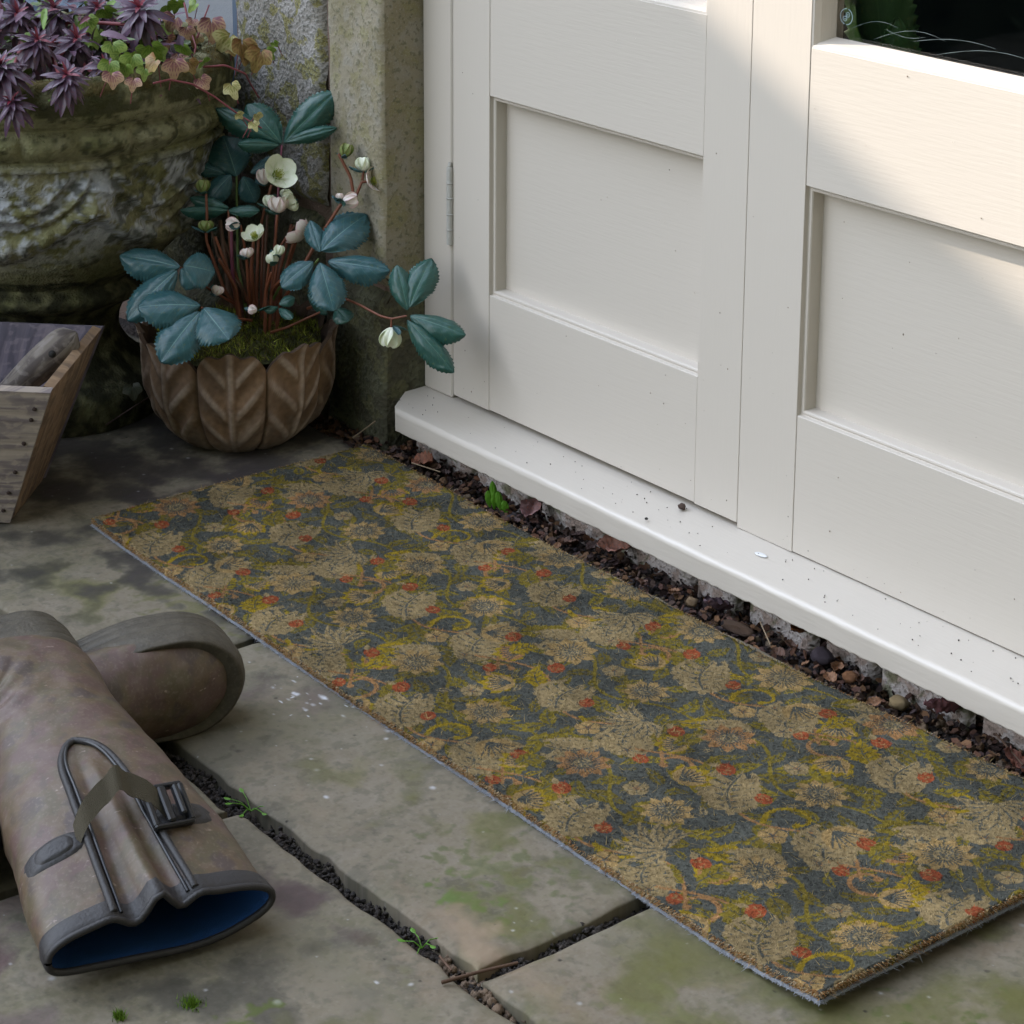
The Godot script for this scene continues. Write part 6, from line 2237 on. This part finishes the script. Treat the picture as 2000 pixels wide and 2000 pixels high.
func bits() -> void:
	dead_leaf("curled pinkish brown dead leaf on the gravel midway along the sill", Vector3(0.372, 0.004, 0.058), 0.040, 0.7, Color(0.24, 0.115, 0.085), 0.9, 211)
	dead_leaf("orange brown dead leaf standing up against the pale footing stone", Vector3(0.648, 0.010, 0.048), 0.032, 1.5, Color(0.17, 0.065, 0.022), 1.0, 212)
	dead_leaf("rusty dead leaf in the gravel near the left end of the sill", Vector3(0.030, 0.000, 0.066), 0.036, 0.2, Color(0.20, 0.080, 0.045), 0.7, 213)
	dead_leaf("pink mauve dead leaf in the gravel beside the green sprout", Vector3(0.232, 0.002, 0.064), 0.034, 2.1, Color(0.23, 0.13, 0.125), 1.0, 214)
	dead_leaf("dark plum dead leaf lying between pebbles below the sill", Vector3(0.545, 0.002, 0.068), 0.034, 1.1, Color(0.085, 0.052, 0.065), 0.8, 215)
	dead_leaf("maroon dead leaf caught against the mossy footing stone", Vector3(0.846, 0.006, 0.060), 0.038, 0.6, Color(0.12, 0.05, 0.055), 0.9, 216)
	dead_leaf("red brown dead leaf flat in the gravel by the mat edge", Vector3(0.945, 0.000, 0.075), 0.040, 2.7, Color(0.17, 0.065, 0.045), 0.5, 217)
	for i in 26:
		dead_leaf("small shrivelled brown leaf scrap among the gravel", Vector3(rng.randf_range(-0.05, 1.05), rng.randf_range(-0.003, 0.002), rng.randf_range(0.045, 0.092)), rng.randf_range(0.010, 0.020), rng.randf() * TAU, [Color(0.10, 0.052, 0.035), Color(0.06, 0.036, 0.034), Color(0.18, 0.09, 0.045)][i % 3], rng.randf_range(0.4, 1.2), 220 + i)
	# chip of bark and loose stones
	var mb := MB.new()
	var bk := rock(231, 0.5)
	var o := put("bark_chip", bk, mat(lin(0.15, 0.085, 0.05), 0.9, {"bump": M.fine, "relief": 0.3, "scale": Vector3(2, 2, 2)}))
	o.transform = Transform3D(Basis.from_euler(Vector3(0.1, 0.62, 0.0)).scaled(Vector3(0.021, 0.006, 0.009)), Vector3(0.588, 0.000, 0.080))
	tag(o, "long brown bark chip lying in the gravel below the sill", "bark")
	for s in [["small brown crumb of stone resting on the sill by the meeting stile", Vector3(0.4287, 0.0635, 0.0131), 0.0042, Color(0.09, 0.05, 0.035)], ["tiny dark crumb on the rounded nose of the sill", Vector3(0.425, 0.0605, 0.0610), 0.0018, Color(0.03, 0.025, 0.02)], ["pale ochre pebble in the gravel near the mossy footing", Vector3(0.800, 0.001, 0.072), 0.0085, Color(0.30, 0.21, 0.10)], ["round buff pebble in the gravel beside the plum leaf", Vector3(0.515, 0.001, 0.076), 0.0062, Color(0.26, 0.17, 0.09)], ["glossy dark pebble wedged below the sill by the footing", Vector3(0.690, 0.003, 0.062), 0.011, Color(0.045, 0.03, 0.04)], ["orange pebble in the gravel by the dark one", Vector3(0.735, 0.001, 0.070), 0.0075, Color(0.26, 0.11, 0.04)]]:
		o = put("pebble", rock(240 + names.get("pebble", 0), 0.3), mat((s[3] as Color).linear_to_srgb(), 0.6, {"bump": M.fine, "relief": 0.1, "scale": Vector3(1, 1, 1)}))
		o.transform = Transform3D(Basis.from_euler(Vector3(rng.randf(), rng.randf() * 6.0, 0)).scaled(Vector3(s[2] * 1.2, s[2] * 0.8, s[2])), s[1])
		tag(o, s[0], "pebble", "loose pebbles by the sill")
	# twigs
	var bark := mat(lin(0.085, 0.045, 0.026), 0.8)
	for q in [["brown twig lying across the corner where the flagstone joints meet", [Vector3(0.9030, 0.003, 0.690), Vector3(0.910, 0.004, 0.662), Vector3(0.9164, 0.002, 0.6270)], 0.0016], ["thin orange twig in the crumbly joint beside the brown one", [Vector3(0.868, -0.002, 0.666), Vector3(0.890, -0.001, 0.671)], 0.0011], ["pale dry stalk lying on the gravel near the bark chip", [Vector3(0.60, 0.006, 0.060), Vector3(0.64, 0.004, 0.085)], 0.0008], ["dark thin stalk in the gravel under the right hand door", [Vector3(0.90, 0.004, 0.05), Vector3(0.955, 0.005, 0.078)], 0.001], ["dry pale stalk behind the leaf pot at the jamb foot", [Vector3(-0.09, 0.002, 0.088), Vector3(-0.06, 0.03, 0.075)], 0.0009], ["bleached straw lying on the gravel near the sill end", [Vector3(0.03, 0.006, 0.085), Vector3(0.07, 0.004, 0.072)], 0.0008]]:
		mb = MB.new()
		var rr := []
		for i in (q[1] as Array).size():
			rr.append(q[2] * (1.0 - 0.12 * i))
		mb.tube(q[1], rr, 7)
		o = put("twig", mb, bark if q[2] > 0.0009 else mat(lin(0.26, 0.19, 0.12), 0.8))
		tag(o, q[0], "twig")
	# sprouts and weeds
	var leafy := mat(lin(0.075, 0.20, 0.012), 0.5, {"back": lin(0.08, 0.2, 0.01)})
	var sprig := leaflet_mesh(251, 0.05, 0.2)
	var w := thing("green_sprout", "bright green bulb shoots coming up through the gravel below the sill", "sprout", "", Vector3(0.178, -0.006, 0.074))
	for q in [[0.0, 0.0, 0.034], [0.004, 0.004, 0.026], [-0.004, 0.004, 0.022], [0.014, 0.002, 0.026], [0.024, 0.002, 0.018]]:
		place_leaf(w, "shoot", sprig, leafy, Vector3(q[0], 0, q[1]), Vector3(q[0] + rng.randf_range(-0.004, 0.004), q[2], q[1] + 0.002), 0.009, Vector3(0.7, 0.1, 0.6))
	for q in [["small green seedling rooted in the joint beside the boot", Vector3(0.583, -0.008, 0.660), 0.020, 7], ["tiny green seedling in the joint near the twig", Vector3(0.846, -0.006, 0.667), 0.014, 5]]:
		w = thing("seedling", q[0], "weed", "", q[1])
		for k in q[3]:
			var a: float = k * 2.4
			var d := Vector3(cos(a), rng.randf_range(0.15, 0.8), sin(a)).normalized()
			stem(w, "stem", [Vector3.ZERO, d * q[2] * 0.5 + Vector3(0, 0.003, 0), d * q[2]], 0.0005, 0.0004, leafy)
			place_leaf(w, "leaf", sprig, leafy, d * q[2], d * q[2] + Vector3(cos(a), 0.1, sin(a)) * 0.007, 0.004, Vector3.UP)
	for q in [["little cushion of bright moss on the lowest flagstone", Vector3(0.8083, 0.0005, 0.8542), 0.010], ["smaller moss cushion at the foot of the lowest flagstone", Vector3(0.79, 0.0005, 0.905), 0.006]]:
		w = thing("moss_cushion", q[0], "moss", "", q[1])
		var list := []
		for k in 260:
			var p: Vector3 = Vector3(rng.randfn() * 0.45, 0, rng.randfn() * 0.35) * q[2]
			list.append([Transform3D(Basis.from_euler(Vector3(rng.randf_range(-0.9, 0.9), rng.randf() * TAU, 0)).scaled(Vector3.ONE * rng.randf_range(0.0025, 0.006)), p), Color(0.09, 0.16, 0.015) * rng.randf_range(0.5, 1.3)])
		scatter("moss", blade_mesh(), M.moss, list, w)
	# ivy runner on the ground by the pot
	w = thing("ivy_runner", "thin ivy runner with one dull leaf creeping on the ground behind the trug", "plant")
	var dull := mat(Color.WHITE, 0.6, {"tex": ivy_art(Color(0.035, 0.04, 0.022), Color(0.05, 0.05, 0.03), Color(0.08, 0.08, 0.05))})
	stem(w, "stem", [Vector3(-0.330, 0.006, 0.360), Vector3(-0.300, 0.008, 0.318), Vector3(-0.285, 0.03, 0.285), Vector3(-0.27, 0.05, 0.255)], 0.0011, 0.0008, mat(lin(0.07, 0.035, 0.03), 0.6))
	o = put("leaf", ivy_mesh(164), dull, w)
	o.transform = Transform3D(frame_of(Vector3(0.3, -0.8, 0.1), Vector3(0.7, 0.3, 0.5)).scaled(Vector3.ONE * 0.028), Vector3(-0.278, 0.058, 0.290))
	# a house plant just inside the glass
	w = thing("house_plant", "pointed green house plant leaves standing just behind the door glass", "plant", "", Vector3(0.58, 0.0, -0.12))
	var inside := mat(Color.WHITE, 0.5, {"tex": leaf_art(Color(0.022, 0.075, 0.012), Color(0.045, 0.11, 0.025), Color(0.03, 0.09, 0.016))})
	for q in [[Vector3(0.0, 0.50, 0.0), Vector3(-0.020, 0.70, 0.02), 0.075], [Vector3(0.025, 0.50, 0.01), Vector3(0.022, 0.615, 0.02), 0.045], [Vector3(-0.01, 0.50, -0.02), Vector3(-0.10, 0.66, -0.04), 0.04]]:
		place_leaf(w, "leaf", leaflet_mesh(255, 0.05, 0.25), inside, q[0], q[1], q[2], Vector3(0.6, 0.1, 0.8))
	mb = MB.new()
	mb.tube([Vector3(0.0, 0.05, 0), Vector3(0.0, 0.30, 0), Vector3(0.0, 0.46, 0), Vector3(0.0, 0.47, 0)], [0.05, 0.06, 0.07, 0.065], 24)
	put("planter", mb, mat(lin(0.06, 0.05, 0.045), 0.7), w)
	for k in 3:
		stem(w, "stem", [Vector3(0.0, 0.46, 0), Vector3(0.012 * (k - 1), 0.51, 0)], 0.003, 0.002, inside)
	# etched glazier's stamp in the corner of the pane
	var ink := mat(lin(0.30, 0.42, 0.48), 0.6)
	mb = MB.new()
	var c0 := Vector3(0.6035, 0.6228, -0.0255)
	for k in 22:
		if k % 11 == 5:
			continue
		var a := TAU * k / 22.0
		mb.box(c0 + Vector3(cos(a), sin(a), 0) * 0.0078, Vector3(0.0007, 0.0022, 0.0002), 0.0, Basis(Vector3(0, 0, 1), a))
	for s in [-1.0, 1.0]:
		for k in 14:
			var a := TAU * k / 14.0
			mb.box(c0 + Vector3(s * 0.0018, s * 0.0021, 0) + Vector3(cos(a), sin(a), 0) * 0.0023, Vector3(0.0006, 0.0011, 0.0002), 0.0, Basis(Vector3(0, 0, 1), a))
		mb.box(c0 + Vector3(s * 0.0018, s * 0.0021, 0), Vector3(0.0012, 0.0012, 0.0002))
	put("glazing_stamp", mb, ink, get_node("door_leaf_001"))
	# dried water streaks low on the pane
	var dull_ink := mat(lin(0.12, 0.17, 0.18), 0.7)
	for q in [[0.61, 0.612, 0.06, 0.010], [0.64, 0.606, 0.09, 0.014], [0.69, 0.612, 0.10, 0.008], [0.72, 0.604, 0.12, 0.012], [0.655, 0.618, 0.05, -0.006]]:
		var pts := []
		for k in 8:
			var f := k / 7.0
			pts.append(Vector3(q[0] + q[2] * f, q[1] + q[3] * sin(f * PI * 0.8) + 0.004 * f, -0.0258))
		mb = MB.new()
		mb.tube(pts, [0.00006, 0.00018, 0.0001, 0.0002, 0.0001, 0.00018, 0.0001, 0.00006], 4)
		put("streak", mb, dull_ink, get_node("door_leaf_001"))
	# specks of grit on the sill
	var specks := []
	for k in 90:
		var p := Vector3(rng.randf_range(-0.04, 1.05), 0.0602, rng.randf_range(0.004, 0.062))
		p.y -= 0.0012 * clampf((p.z - 0.02) / 0.04, 0.0, 1.0)
		var s := rng.randf_range(0.0003, 0.0009)
		specks.append([Transform3D(any_turn() * Basis.from_scale(Vector3(s, s * 0.6, s)), p), Color(0.04, 0.03, 0.025) * rng.randf_range(0.6, 2.0)])
	tag(scatter("grit", rock(262), M.grain, specks), "dark specks of grit scattered on the painted sill", "grit", "", "stuff")
	var drop := put("lime_splash", rock(263, 0.2), mat(lin(0.72, 0.72, 0.72), 0.5))
	drop.transform = Transform3D(Basis.from_euler(Vector3(0, 0.25, 0)).scaled(Vector3(0.009, 0.0007, 0.0042)), Vector3(0.566, 0.0596, 0.028))
	tag(drop, "small white splash dried on the sill below the right leaf stile", "splash")

func objects() -> void:
	build_mat()
	leaf_pot()
	urn()
	hellebore()
	urn_plants()
	boots()
	trug()
	bits()
